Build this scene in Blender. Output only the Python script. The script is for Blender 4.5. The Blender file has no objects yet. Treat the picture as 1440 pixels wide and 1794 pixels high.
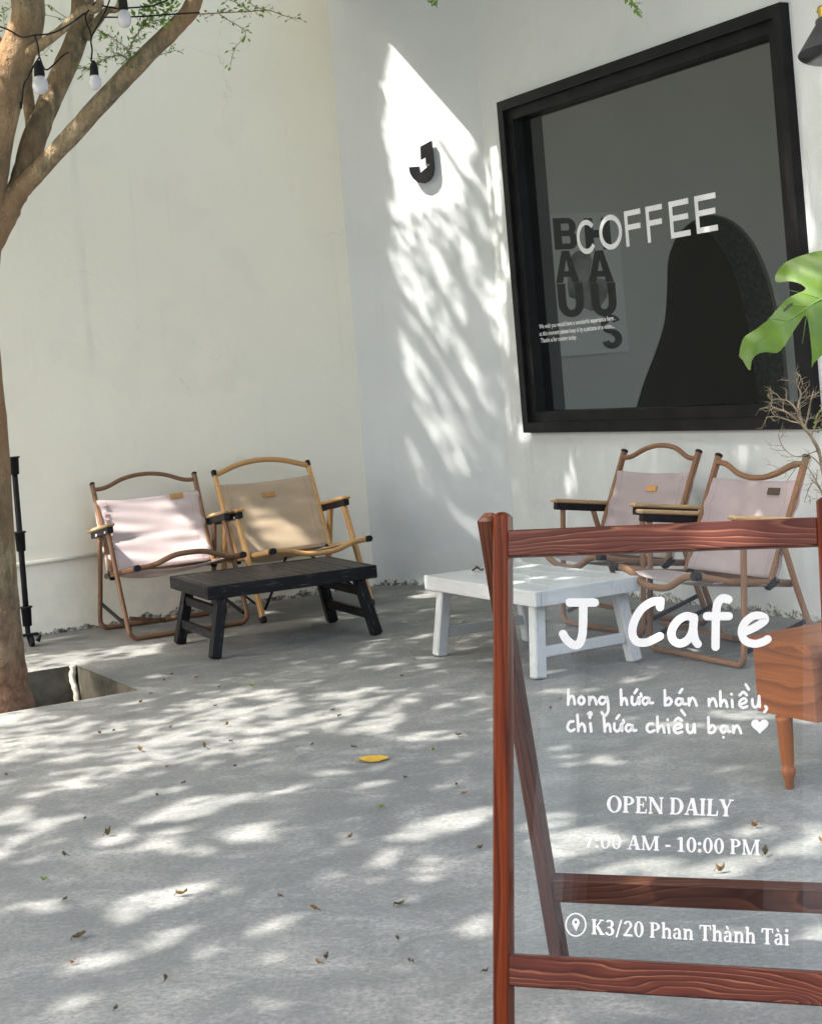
import bpy, bmesh, math, random
import numpy as np
from mathutils import Vector, Matrix, noise as mnoise
from mathutils.geometry import tessellate_polygon
random.seed(7); rng = np.random.default_rng(7)
SC = bpy.context.scene; COL = SC.collection
R = math.radians

# ------------------------------------------------------------------ camera
F, CX, CY, TH, H = 2900.0, 720.0, 655.0, R(4.65), 1.1
c_, s_ = math.cos(TH), math.sin(TH)
CR, CU, CF = Vector((c_, 0, -s_)), Vector((s_, 0, c_)), Vector((0, 1, 0))
CAM = Vector((0, 0, H))
cd = bpy.data.cameras.new('camera'); cam = bpy.data.objects.new('camera', cd); COL.objects.link(cam)
cd.sensor_fit = 'VERTICAL'; cd.sensor_height = 36.0; cd.lens = F / 1794 * 36.0
cd.shift_y = -(897 - CY) / 1794.0
cd.clip_start = 0.05; cd.clip_end = 1000
cam.matrix_world = Matrix(((CR.x, CU.x, -CF.x, CAM.x), (CR.y, CU.y, -CF.y, CAM.y), (CR.z, CU.z, -CF.z, CAM.z), (0, 0, 0, 1)))
SC.camera = cam

# ------------------------------------------------------------------ sky, sun, exposure
SUN_AZ, SUN_EL = 27.0, 55.0
SUN = Vector((math.cos(R(SUN_AZ)) * math.cos(R(SUN_EL)), math.sin(R(SUN_AZ)) * math.cos(R(SUN_EL)), -math.sin(R(SUN_EL))))
W = bpy.data.worlds.new('World'); SC.world = W; W.use_nodes = True
nt = W.node_tree; bg = nt.nodes['Background']
sky = nt.nodes.new('ShaderNodeTexSky'); sky.sky_type = 'NISHITA'; sky.sun_disc = False
sky.sun_elevation = R(SUN_EL); sky.sun_rotation = math.atan2(-SUN.x, -SUN.y) % (2 * math.pi)
sky.air_density = 1.0; sky.dust_density = 5.0; sky.ozone_density = 0.3
tint = nt.nodes.new('ShaderNodeMix'); tint.data_type = 'RGBA'; tint.blend_type = 'MULTIPLY'; tint.inputs[0].default_value = 1.0
tint.inputs[7].default_value = (1.0, 0.972, 0.915, 1)      # a hazy, slightly warm sky
nt.links.new(sky.outputs[0], tint.inputs[6]); nt.links.new(tint.outputs[2], bg.inputs[0]); bg.inputs[1].default_value = 0.15
sl = bpy.data.lights.new('sun', 'SUN'); so = bpy.data.objects.new('sun', sl); COL.objects.link(so)
sl.energy = 2.0; sl.angle = R(0.6); sl.color = (1.0, 0.95, 0.87)
so.rotation_euler = SUN.to_track_quat('-Z', 'Y').to_euler()
SC.view_settings.view_transform = 'Standard'; SC.view_settings.look = 'None'
SC.view_settings.exposure = 2.85; SC.view_settings.gamma = 1.0
SC.cycles.use_denoising = True
SC.cycles.max_bounces = 10; SC.cycles.diffuse_bounces = 6; SC.cycles.transparent_max_bounces = 16

# ------------------------------------------------------------------ pixel <-> world
def ray(x, y): return CF + CR * ((x - CX) / F) - CU * ((y - CY) / F)
def at(x, y, Y): return CAM + ray(x, y) * Y
def onz(x, y, z=0.0):
    d = ray(x, y); return CAM + d * ((z - H) / d.z)
def onp(x, y, P, N):
    d = ray(x, y); return CAM + d * ((P - CAM).dot(N) / d.dot(N))

# ------------------------------------------------------------------ mesh builder
class MB:
    def __init__(s): s.v = []; s.f = []; s.lc = []; s.sm = []
    def add(s, vs, fs, lc=None, smooth=False):
        o = len(s.v); s.v += [tuple(p) for p in vs]; s.f += [tuple(i + o for i in f) for f in fs]
        s.lc += [tuple(p) for p in (lc if lc is not None else vs)]; s.sm += [smooth] * len(fs)
    def beam(s, p0, p1, w, h, up=(0, 0, 1), ch=.002, off=None, ec=None):
        p0, p1 = Vector(p0), Vector(p1); d = (p1 - p0); L = d.length; d.normalize()
        up = Vector(up); x = d.cross(up)
        if x.length < 1e-4: x = d.cross(Vector((0, 1, 0)))
        x.normalize(); y = x.cross(d).normalized()
        ch = min(ch, w * .3, h * .3); ec = ch if ec is None else ec
        a, b = w / 2, h / 2
        sec = [(-a + ch, -b), (a - ch, -b), (a, -b + ch), (a, b - ch), (a - ch, b), (-a + ch, b), (-a, b - ch), (-a, -b + ch)]
        o = off if off is not None else (random.random() * 9, random.random() * 3, random.random() * 3)
        vs = []; lc = []
        for t, k in ((0, ec), (ec, 0), (L - ec, 0), (L, ec)):
            for (u, v) in sec:
                u2 = u - math.copysign(min(k, abs(u) * .9), u); v2 = v - math.copysign(min(k, abs(v) * .9), v)
                vs.append(p0 + d * t + x * u2 + y * v2); lc.append((t + o[0], u2 + o[1], v2 + o[2]))
        fs = [tuple(range(7, -1, -1)), tuple(range(24, 32))]
        for r in range(3):
            for i in range(8): fs.append((r * 8 + i, r * 8 + (i + 1) % 8, r * 8 + 8 + (i + 1) % 8, r * 8 + 8 + i))
        s.add(vs, fs, lc)
    def tube(s, pts, rad, n=10, flat=1.0, up=(0, 0, 1), cap=True, lump=0.0):
        pts = [Vector(p) for p in pts]; m = len(pts)
        rad = rad if hasattr(rad, '__len__') else [rad] * m
        vs = []; lc = []; ln = 0; o = random.random() * 9; X = None
        for i, p in enumerate(pts):
            d = (pts[min(i + 1, m - 1)] - pts[max(i - 1, 0)]).normalized()
            if i: ln += (p - pts[i - 1]).length
            if X is None:
                X = d.cross(Vector(up))
                if X.length < 1e-3: X = d.cross(Vector((0, 1, 0)))
            X = (X - d * X.dot(d)).normalized(); Yv = X.cross(d)
            for k in range(n):
                a = 2 * math.pi * k / n
                rr = rad[i]
                q = p + X * (rr * math.cos(a)) + Yv * (rr * flat * math.sin(a))
                if lump:
                    q = p + (q - p) * (1 + lump * mnoise.noise(q * (0.35 / max(rr, .01))) + lump * .6 * mnoise.noise(q * (1.1 / max(rr, .01))))
                vs.append(q); lc.append((ln + o, rr * math.cos(a) + o, rr * math.sin(a)))
        fs = []
        for i in range(m - 1):
            for k in range(n): fs.append((i * n + k, i * n + (k + 1) % n, (i + 1) * n + (k + 1) % n, (i + 1) * n + k))
        s.add(vs, fs, lc, True)
        if cap:
            s.f.append(tuple(len(s.v) - m * n + k for k in range(n - 1, -1, -1))); s.sm.append(False)
            s.f.append(tuple(len(s.v) - n + k for k in range(n))); s.sm.append(False)
    def lathe(s, prof, M=None, n=24, smooth=True):
        M = M or Matrix.Identity(4); vs = []; m = len(prof)
        for (r, z) in prof:
            for k in range(n):
                a = 2 * math.pi * k / n; vs.append(M @ Vector((r * math.cos(a), r * math.sin(a), z)))
        fs = [(i * n + k, i * n + (k + 1) % n, (i + 1) * n + (k + 1) % n, (i + 1) * n + k) for i in range(m - 1) for k in range(n)]
        lc = [(z, r * math.cos(2 * math.pi * k / n), r * math.sin(2 * math.pi * k / n)) for (r, z) in prof for k in range(n)]
        if prof[0][0] > 1e-4: fs.append(tuple(range(n - 1, -1, -1)))
        if prof[-1][0] > 1e-4: fs.append(tuple((m - 1) * n + k for k in range(n)))
        s.add(vs, fs, lc, smooth)
    def prism(s, poly, nrm, depth, holes=()):
        """flat outline (3-D points) with thickness along nrm"""
        nrm = Vector(nrm) * depth
        loops = [list(map(Vector, poly))] + [list(map(Vector, h)) for h in holes]
        flat = [p for l in loops for p in l]; n = len(flat)
        tri = tessellate_polygon(loops)
        vs = flat + [p + nrm for p in flat]; fs = []
        for t in tri:
            fs.append(tuple(t)); fs.append(tuple(i + n for i in reversed(t)))
        o = 0
        for l in loops:
            m = len(l)
            for i in range(m): a, b = o + i, o + (i + 1) % m; fs.append((a, b, b + n, a + n))
            o += m
        s.add(vs, fs)
    def build(s, name, m, parent=None, mw=None, fixn=True):
        me = bpy.data.meshes.new(name); me.from_pydata(s.v, [], s.f)
        a = me.attributes.new('lc', 'FLOAT_VECTOR', 'POINT'); a.data.foreach_set('vector', np.array(s.lc, dtype=np.float32).ravel())
        me.polygons.foreach_set('use_smooth', s.sm)
        if fixn:
            bm = bmesh.new(); bm.from_mesh(me); bmesh.ops.recalc_face_normals(bm, faces=bm.faces); bm.to_mesh(me); bm.free()
        me.materials.append(m); o = bpy.data.objects.new(name, me); COL.objects.link(o)
        if parent is not None: o.parent = parent
        if mw is not None: o.matrix_world = mw
        return o
def empty(name, loc, rz=0.0):
    o = bpy.data.objects.new(name, None); COL.objects.link(o); o.location = loc; o.rotation_euler = (0, 0, rz); o.empty_display_size = .1
    return o
def rel(o, parent):   # parent while keeping world-space vertices
    o.parent = parent; o.matrix_parent_inverse = parent.matrix_basis.inverted(); return o
def tag(o, label=None, cat=None, group=None, kind=None):
    if label: o['label'] = label
    if cat: o['category'] = cat
    if group: o['group'] = group
    if kind: o['kind'] = kind
    return o
def crom(pts, n=6, closed=False):
    P = [np.array(p, float) for p in pts]; m = len(P); out = []
    if m < 3 and not closed: return [tuple(p) for p in P]
    for i in range(m if closed else m - 1):
        if closed: a, b, c, d = P[i - 1], P[i], P[(i + 1) % m], P[(i + 2) % m]
        else: a, b, c, d = P[max(i - 1, 0)], P[i], P[i + 1], P[min(i + 2, m - 1)]
        for k in range(n):
            t = k / n; out.append(tuple(.5 * ((2 * b) + (c - a) * t + (2 * a - 5 * b + 4 * c - d) * t * t + (3 * b - a - 3 * c + d) * t ** 3)))
    if not closed: out.append(tuple(P[-1]))
    return out

# ------------------------------------------------------------------ materials
def newmat(name):
    m = bpy.data.materials.new(name); m.use_nodes = True; t = m.node_tree
    for n in list(t.nodes): t.nodes.remove(n)
    out = t.nodes.new('ShaderNodeOutputMaterial'); b = t.nodes.new('ShaderNodeBsdfPrincipled')
    t.links.new(b.outputs[0], out.inputs[0]); return m, t, b, out
class G:
    def __init__(s, t): s.t = t
    def n(s, typ, **kw):
        o = s.t.nodes.new(typ)
        for k, v in kw.items(): setattr(o, k, v)
        return o
    def put(s, sock, v):
        if hasattr(v, 'is_output'): s.t.links.new(v, sock)
        else: sock.default_value = v
    def coord(s, kind='Object', scale=(1, 1, 1), loc=(0, 0, 0)):
        if kind == 'lc': src = s.n('ShaderNodeAttribute', attribute_name='lc').outputs['Vector']
        elif kind == 'world': src = s.n('ShaderNodeNewGeometry').outputs['Position']
        else: src = s.n('ShaderNodeTexCoord').outputs[kind]
        mp = s.n('ShaderNodeMapping'); s.put(mp.inputs[0], src); mp.inputs['Scale'].default_value = scale; mp.inputs['Location'].default_value = loc
        return mp.outputs[0]
    def noise(s, vec, scale, detail=4, rough=.55, dist=0.0):
        o = s.n('ShaderNodeTexNoise'); s.put(o.inputs['Vector'], vec); o.inputs['Scale'].default_value = scale
        o.inputs['Detail'].default_value = detail; o.inputs['Roughness'].default_value = rough; o.inputs['Distortion'].default_value = dist
        return o.outputs[0]
    def ramp(s, fac, stops):
        o = s.n('ShaderNodeValToRGB'); e = o.color_ramp.elements
        while len(e) < len(stops): e.new(.5)
        for i, (p, c) in enumerate(stops): e[i].position = p; e[i].color = (*c, 1) if len(c) == 3 else c
        s.put(o.inputs[0], fac); return o.outputs[0]
    def mix(s, fac, a, b, mode='MIX'):
        o = s.n('ShaderNodeMix', data_type='RGBA', blend_type=mode); s.put(o.inputs[0], fac)
        s.put(o.inputs[6], a if hasattr(a, 'is_output') else (*a, 1)); s.put(o.inputs[7], b if hasattr(b, 'is_output') else (*b, 1)); return o.outputs[2]
    def math(s, op, a, b=0.0, c=0.0):
        o = s.n('ShaderNodeMath', operation=op); s.put(o.inputs[0], a); s.put(o.inputs[1], b); s.put(o.inputs[2], c); return o.outputs[0]
    def bump(s, h, st, d=.01):
        o = s.n('ShaderNodeBump'); s.put(o.inputs['Height'], h); o.inputs['Strength'].default_value = st; o.inputs['Distance'].default_value = d; return o.outputs[0]
def g3(v): return (v, v, v)

def m_simple(name, c, rough=.5, metal=0., var=.12, scale=20, bump=.1, kind='Object', coat=0., spec=.35):
    m, t, b, o = newmat(name); g = G(t); n = g.noise(g.coord(kind), scale)
    col = g.ramp(n, [(.3, tuple(x * (1 - var) for x in c)), (.7, tuple(min(1, x * (1 + var)) for x in c))])
    g.put(b.inputs['Base Color'], col); b.inputs['Roughness'].default_value = rough; b.inputs['Metallic'].default_value = metal
    b.inputs['Coat Weight'].default_value = coat; b.inputs['Specular IOR Level'].default_value = spec
    if bump: g.put(b.inputs['Normal'], g.bump(g.noise(g.coord(kind), scale * 4), bump, .002))
    return m
def m_wood(name, dark, mid, light, rough=.4, ring=26., wob=.02, bump=.15, coat=0.2, worn=None, spec=.16):
    """grain follows each board through the 'lc' attribute (x along the board)"""
    m, t, b, o = newmat(name); g = G(t)
    lc = g.coord('lc'); sx = g.n('ShaderNodeSeparateXYZ'); g.put(sx.inputs[0], lc)
    w1 = g.noise(g.coord('lc', (2.6, 9, 9)), 1.6, 2, .5); w2 = g.noise(g.coord('lc', (.9, 3, 3), (5, 2, 1)), 1.0, 1, .5); w3 = g.noise(g.coord('lc', (11, 40, 40), (1, 5, 1)), 1.0, 2, .6)
    kn = g.n('ShaderNodeTexVoronoi'); g.put(kn.inputs['Vector'], g.coord('lc', (4.3, 9, 0))); kn.inputs['Scale'].default_value = 1.0
    kb = g.math('POWER', 2.718, g.math('MULTIPLY', g.math('POWER', kn.outputs[0], 2), -38))
    yy = g.math('MULTIPLY_ADD', g.math('SUBTRACT', w1, .5), wob * 2.2, sx.outputs[1])
    yy = g.math('MULTIPLY_ADD', g.math('SUBTRACT', w2, .5), wob * 5, yy)
    yy = g.math('MULTIPLY_ADD', g.math('SUBTRACT', w3, .5), wob * .35, yy)
    yy = g.math('MULTIPLY_ADD', kb, wob * 1.1, yy)
    zz = g.math('MULTIPLY_ADD', g.math('SUBTRACT', w2, .5), wob * 3, sx.outputs[2])
    r = g.math('SQRT', g.math('ADD', g.math('POWER', g.math('MULTIPLY', yy, 6), 2), g.math('POWER', g.math('MULTIPLY', zz, 5), 2)))
    bands = g.math('FRACT', g.math('MULTIPLY', g.math('MULTIPLY', r, ring), g.math('MULTIPLY_ADD', g.noise(g.coord('lc', (1.7, 5, 5), (2, 9, 4)), 1.0, 2, .5), .9, .6)))
    fine = g.noise(g.coord('lc', (4, 190, 190)), 1.0, 4, .65); big = g.noise(g.coord('lc', (3, 12, 12), (3, 3, 3)), 1.3, 3)
    br = g.noise(g.coord('lc', (7, 30, 30), (8, 1, 2)), 1.0, 3, .6)
    col = g.ramp(bands, [(0, mid), (.5, mid), (.88, dark), (1, mid)])
    lines = g.math('MULTIPLY', g.ramp(bands, [(0, g3(1)), (.05, g3(.75)), (.2, g3(0)), (.9, g3(0)), (1, g3(1))]), g.ramp(br, [(.34, g3(.08)), (.66, g3(.72))]))
    col = g.mix(lines, col, light)
    col = g.mix(g.math('MULTIPLY', g.ramp(fine, [(.4, g3(0)), (.65, g3(1))]), .55), col, dark)
    col = g.mix(g.ramp(big, [(.35, g3(0)), (.75, g3(.45))]), col, dark)
    col = g.mix(g.ramp(kn.outputs[0], [(.03, g3(.85)), (.075, g3(0))]), col, dark)
    if worn: col = g.mix(g.ramp(g.noise(g.coord('lc', (9, 60, 60)), 1.5, 5, .7), [(.56, g3(0)), (.64, g3(1))]), col, worn)
    g.put(b.inputs['Base Color'], col); g.put(b.inputs['Roughness'], g.math('MULTIPLY_ADD', fine, .25, rough - .1))
    b.inputs['Coat Weight'].default_value = coat * .35; b.inputs['Coat Roughness'].default_value = .2; b.inputs['Specular IOR Level'].default_value = spec
    g.put(b.inputs['Normal'], g.bump(g.math('ADD', bands, g.math('MULTIPLY', fine, 2)), bump, .0015))
    return m
def m_wall(name, c1, c2, dirt=True, stain=.25):
    m, t, b, o = newmat(name); g = G(t); P = g.coord('world')
    n1 = g.noise(P, .9, 5, .6); n2 = g.noise(P, 7, 5, .65); sp = g.n('ShaderNodeSeparateXYZ'); g.put(sp.inputs[0], P)
    col = g.mix(g.ramp(n1, [(.3, g3(0)), (.7, g3(1))]), c1, c2)
    drip = g.noise(g.coord('world', (14, 14, .5)), 1.0, 4, .6)
    dm = g.math('MULTIPLY', g.ramp(drip, [(.58, g3(0)), (.72, g3(1))]), g.ramp(g.noise(P, 1.6, 2), [(.42, g3(0)), (.66, g3(stain))]))
    col = g.mix(dm, col, tuple(x * .62 for x in c1))
    col = g.mix(g.math('MULTIPLY', g.ramp(g.noise(P, 42, 3, .7), [(.7, g3(0)), (.76, g3(1))]), .12), col, (.25, .24, .2))
    vc_ = g.n('ShaderNodeTexVoronoi', feature='DISTANCE_TO_EDGE'); wv = g.n('ShaderNodeVectorMath', operation='ADD'); g.put(wv.inputs[0], g.coord('world', (.9, .9, .42))); nz_ = g.n('ShaderNodeTexNoise'); g.put(nz_.inputs[0], g.coord('world', (1, 1, 1))); nz_.inputs['Scale'].default_value = 2.2; nz_.inputs['Detail'].default_value = 8
    nv = g.n('ShaderNodeVectorMath', operation='SCALE'); g.put(nv.inputs[0], nz_.outputs[1]); nv.inputs['Scale'].default_value = .5; g.put(wv.inputs[1], nv.outputs[0]); g.put(vc_.inputs['Vector'], wv.outputs[0]); vc_.inputs['Scale'].default_value = 1.1
    crk = g.math('MULTIPLY', g.math('LESS_THAN', vc_.outputs[0], .0016), g.ramp(g.noise(P, 1.3, 3), [(.54, g3(0)), (.66, g3(.28))]))
    col = g.mix(crk, col, (.3, .29, .25))
    pt = g.noise(P, 2.6, 2, .5, .4); col = g.mix(g.ramp(pt, [(.58, g3(0)), (.61, g3(.16))]), col, tuple(x * .9 for x in c2))
    if dirt:   # flaking paint and grime just above the ground, ragged edge
        nd = g.noise(P, 11, 6, .75); lim = g.math('MULTIPLY_ADD', nd, .16, -.062)
        k = g.math('LESS_THAN', sp.outputs[2], lim)
        flake = g.ramp(g.noise(P, 38, 5, .8), [(.42, (.03, .028, .022)), (.5, (.16, .155, .14)), (.56, (.5, .5, .47))])
        col = g.mix(k, col, flake)
        hz = g.n('ShaderNodeMapRange'); g.put(hz.inputs[0], sp.outputs[2]); hz.inputs[1].default_value = .0; hz.inputs[2].default_value = .45; hz.inputs[3].default_value = 1; hz.inputs[4].default_value = 0
        col = g.mix(g.math('MULTIPLY', hz.outputs[0], g.ramp(n2, [(.4, g3(.0)), (.7, g3(.3))])), col, (.34, .335, .29))
    g.put(b.inputs['Base Color'], col); b.inputs['Roughness'].default_value = .75
    hgt = g.math('ADD', g.math('MULTIPLY', g.noise(P, 3.2, 3), 1.6), g.math('MULTIPLY', g.noise(P, 55, 5, .7), .18))
    g.put(b.inputs['Normal'], g.bump(hgt, .35, .02)); return m
def m_fabric(name, c, trans=.3):
    m, t, b, o = newmat(name); g = G(t); P = g.coord('lc')
    sx = g.n('ShaderNodeSeparateXYZ'); g.put(sx.inputs[0], P)
    n = g.noise(P, 9, 4); fn = g.noise(g.coord('lc', (1, 1, 1)), 420, 2)
    col = g.mix(g.ramp(n, [(.35, g3(0)), (.7, g3(1))]), tuple(x * .9 for x in c), c)
    col = g.mix(g.math('MULTIPLY', fn, .25), col, tuple(x * .7 for x in c))
    sm = g.math('LESS_THAN', g.math('ABSOLUTE', g.math('SUBTRACT', g.math('ABSOLUTE', sx.outputs[0]), .208)), .0014)
    col = g.mix(g.math('MULTIPLY', sm, .55), col, tuple(x * .5 for x in c))
    blot = g.noise(g.coord('lc', (1, 1, 1), (3, 1, 2)), 14, 5, .7); col = g.mix(g.ramp(blot, [(.52, g3(0)), (.75, g3(.3))]), col, tuple(x * .72 for x in c))
    g.put(b.inputs['Base Color'], col); b.inputs['Roughness'].default_value = .9; b.inputs['Sheen Weight'].default_value = .15
    g.put(b.inputs['Normal'], g.bump(g.math('ADD', fn, g.math('MULTIPLY', n, 3)), .25, .002))
    tr = g.n('ShaderNodeBsdfTranslucent'); g.put(tr.inputs[0], col); mx = g.n('ShaderNodeMixShader'); mx.inputs[0].default_value = trans
    t.links.new(b.outputs[0], mx.inputs[1]); t.links.new(tr.outputs[0], mx.inputs[2]); t.links.new(mx.outputs[0], o.inputs[0]); return m
def m_leaf(name, c1, c2, trans=.4, scale=3):
    m, t, b, o = newmat(name); g = G(t); n = g.noise(g.coord('world'), scale, 3)
    col = g.ramp(n, [(.3, c1), (.7, c2)]); g.put(b.inputs['Base Color'], col); b.inputs['Roughness'].default_value = .42
    tr = g.n('ShaderNodeBsdfTranslucent'); g.put(tr.inputs[0], g.mix(.5, col, (.2, .38, .03))); mx = g.n('ShaderNodeMixShader'); mx.inputs[0].default_value = trans
    t.links.new(b.outputs[0], mx.inputs[1]); t.links.new(tr.outputs[0], mx.inputs[2]); t.links.new(mx.outputs[0], o.inputs[0]); return m
def m_glass(name, tint=(1, 1, 1), boost=1.0, ior=1.5):
    m, t, b, o = newmat(name); g = G(t); t.nodes.remove(b)
    fr = g.n('ShaderNodeFresnel'); fr.inputs[0].default_value = ior
    tr = g.n('ShaderNodeBsdfTransparent'); tr.inputs[0].default_value = (*tint, 1); gl = g.n('ShaderNodeBsdfGlossy'); gl.inputs['Roughness'].default_value = .0
    mx = g.n('ShaderNodeMixShader'); g.put(mx.inputs[0], g.math('MULTIPLY', g.math('MULTIPLY', fr.outputs[0], boost), g.math('SUBTRACT', 1.0, g.n('ShaderNodeNewGeometry').outputs['Backfacing'])))
    t.links.new(tr.outputs[0], mx.inputs[1]); t.links.new(gl.outputs[0], mx.inputs[2]); t.links.new(mx.outputs[0], o.inputs[0]); return m
def m_ground():
    m, t, b, o = newmat('concrete'); g = G(t); P = g.coord('world')
    n1 = g.noise(P, 1.3, 6, .66, .8); n2 = g.noise(P, 5.5, 7, .72, .9); n3 = g.noise(g.coord('world', (1, 1, 1), (4, 7, 0)), 2.3, 6, .68, 1.6)
    str1 = g.noise(g.coord('world', (1.5, 1.9, 1)), 2.2, 8, .66, 1.1); fine = g.noise(g.coord('world', (1, 1.15, 1)), 75, 5, .8)
    rot = g.n('ShaderNodeMapping'); g.put(rot.inputs[0], g.mix(.06, P, g.n('ShaderNodeTexNoise').outputs[1])); rot.inputs['Rotation'].default_value = (0, 0, R(38)); rot.inputs['Scale'].default_value = (2, 60, 1)
    brush = g.noise(rot.outputs[0], 1.0, 4, .7)
    col = g.ramp(n1, [(.3, (.15, .152, .147)), (.5, (.205, .203, .192)), (.7, (.275, .268, .246))])
    col = g.mix(g.ramp(n3, [(.4, g3(0)), (.6, g3(.65))]), col, (.14, .146, .146))
    col = g.mix(g.ramp(n2, [(.36, g3(.6)), (.5, g3(0))]), col, (.13, .138, .135))
    col = g.mix(g.ramp(n2, [(.53, g3(0)), (.66, g3(.55))]), col, (.31, .31, .3))
    col = g.mix(g.ramp(str1, [(.52, g3(0)), (.68, g3(.6))]), col, (.35, .342, .322))
    col = g.mix(g.ramp(str1, [(.32, g3(.65)), (.46, g3(0))]), col, (.13, .132, .126))
    col = g.mix(g.math('MULTIPLY', g.ramp(brush, [(.4, g3(0)), (.75, g3(1))]), .2), col, (.12, .125, .125))
    col = g.mix(g.ramp(fine, [(.38, g3(.75)), (.55, g3(0))]), col, (.1, .105, .102))
    col = g.mix(g.ramp(fine, [(.56, g3(0)), (.7, g3(.4))]), col, (.34, .34, .33))
    col = g.mix(g.ramp(g.noise(P, 23, 3, .8), [(.68, g3(0)), (.75, g3(.6))]), col, (.085, .085, .08))
    g.put(b.inputs['Base Color'], col); g.put(b.inputs['Roughness'], g.math('MULTIPLY_ADD', n2, .25, .62))
    h = g.math('ADD', g.math('MULTIPLY', str1, 1.2), g.math('ADD', g.math('MULTIPLY', fine, .3), g.math('MULTIPLY', brush, .25)))
    g.put(b.inputs['Normal'], g.bump(h, .42, .012)); return m
def m_bark():
    m, t, b, o = newmat('bark'); g = G(t); P = g.coord('lc', (1, 1, 1)); Wp = g.coord('world')
    n1 = g.noise(Wp, 5, 6, .65, .3); n2 = g.noise(g.coord('world', (28, 28, 9)), 1.2, 5, .7); sp = g.noise(Wp, 30, 3, .7)
    col = g.ramp(n1, [(.3, (.12, .093, .055)), (.5, (.28, .21, .122)), (.7, (.44, .33, .2))])
    col = g.mix(g.ramp(n2, [(.45, g3(0)), (.6, g3(.75))]), col, (.105, .09, .058))
    col = g.mix(g.ramp(g.noise(Wp, 2.2, 3), [(.45, g3(0)), (.65, g3(.8))]), col, (.30, .165, .075))
    col = g.mix(g.ramp(sp, [(.66, g3(0)), (.7, g3(.8))]), col, (.42, .36, .28))
    col = g.mix(g.ramp(sp, [(.28, g3(.8)), (.33, g3(0))]), col, (.05, .04, .028))
    sz = g.n('ShaderNodeSeparateXYZ'); g.put(sz.inputs[0], Wp); lowm = g.n('ShaderNodeMapRange'); g.put(lowm.inputs[0], g.math('MULTIPLY_ADD', n1, .6, sz.outputs[2])); lowm.inputs[1].default_value = .35; lowm.inputs[2].default_value = .75; lowm.inputs[3].default_value = .7; lowm.inputs[4].default_value = 0
    col = g.mix(lowm.outputs[0], col, g.mix(g.ramp(sp, [(.4, g3(0)), (.6, g3(1))]), (.15, .06, .035), (.3, .16, .1)))
    g.put(b.inputs['Base Color'], col); b.inputs['Roughness'].default_value = .85
    g.put(b.inputs['Normal'], g.bump(g.math('ADD', g.math('ADD', g.math('MULTIPLY', n2, 1.6), sp), g.math('MULTIPLY', n1, 1.5)), .9, .02)); return m

M = {}
M['ground'] = m_ground()
M['cream'] = m_wall('cream plaster', (.87, .838, .725), (.83, .795, .68), stain=.3)
M['white'] = m_wall('white plaster', (.575, .60, .605), (.525, .55, .56), stain=.25)
M['inner'] = m_wall('interior plaster', (.53, .525, .49), (.49, .485, .45), dirt=False, stain=.1)
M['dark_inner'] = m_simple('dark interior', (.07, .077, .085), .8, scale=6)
M['blackpaint'] = m_simple('black paint', (.012, .012, .013), .38, var=.3, scale=9, bump=.15, spec=0.1)
M['blackmetal'] = m_simple('black metal', (.014, .014, .016), .42, var=.3, scale=30, bump=.1, spec=0.12)
M['blackrubber'] = m_simple('black rubber', (.016, .016, .017), .65, var=.2, spec=0.12)
M['sun_white'] = m_simple('white vinyl', (.42, .43, .435), .7, var=.02, spec=.1, bump=0)
M['winlet'] = m_simple('white wall letters', (.62, .63, .65), .6, var=.03, spec=.1, bump=0)
M['blackvinyl'] = m_simple('black print', (.02, .022, .022), .5, var=.1, bump=0)
M['post'] = m_wood('red stained post', (.04, .007, .002), (.12, .021, .004), (.17, .04, .009), .3, ring=9, wob=.0015, bump=.05, coat=.3, spec=.08)
M['rail'] = m_wood('brown stained rail', (.035, .011, .009), (.085, .026, .018), (.34, .15, .085), .34, ring=38, wob=.02, bump=.1, coat=.2, spec=.08)
M['rear'] = m_wood('dark stained leg', (.03, .011, .006), (.08, .028, .015), (.17, .07, .036), .5, ring=16, wob=.016, bump=.06, coat=.1, spec=.06)
M['brownwood'] = m_wood('brown wood-look tube', (.13, .068, .038), (.23, .128, .072), (.33, .195, .12), .42, ring=9, wob=.004, bump=.04)
M['pine'] = m_wood('pale pine', (.4, .22, .085), (.56, .33, .14), (.66, .42, .2), .45, ring=9, wob=.006, bump=.05)
M['armwood'] = m_wood('beech armrest', (.34, .22, .11), (.5, .34, .18), (.6, .44, .26), .45, ring=8, wob=.006, bump=.05)
M['orange'] = m_wood('orange varnished wood', (.14, .04, .008), (.26, .08, .016), (.33, .115, .028), .3, ring=3.5, wob=.012, bump=.04, coat=.35)
M['whitewood'] = m_wood('white painted boards', (.4, .415, .42), (.5, .515, .52), (.55, .56, .565), .55, ring=10, wob=.006, bump=.25, coat=0, worn=(.42, .41, .38))
M['blackwood'] = m_wood('black painted slats', (.008, .008, .009), (.014, .014, .015), (.022, .022, .022), .45, ring=10, wob=.006, bump=.25, coat=.1, worn=(.05, .055, .065), spec=.1)
M['blacktop'] = m_wood('worn black table slats', (.012, .0105, .0105), (.02, .018, .017), (.03, .027, .025), .42, ring=10, wob=.006, bump=.2, coat=.1, worn=(.09, .085, .08), spec=.14)
M['pink'] = m_fabric('pale pink canvas', (.66, .56, .555), .28)
M['tan'] = m_fabric('tan canvas', (.60, .47, .33), .3)
M['mauve'] = m_fabric('mauve canvas', (.42, .355, .36), .25)
M['bark'] = m_bark()
M['leaf'] = m_leaf('small green leaves', (.08, .16, .018), (.2, .34, .04), .4, 9)
M['monstera'] = m_leaf('split leaf', (.04, .095, .003), (.085, .16, .006), .3, 14)
M['vein'] = m_simple('pale leaf vein', (.11, .22, .03), .5)
M['twig'] = m_simple('dry lichen twig', (.19, .155, .1), .9, var=.45, scale=60, bump=.4)
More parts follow.
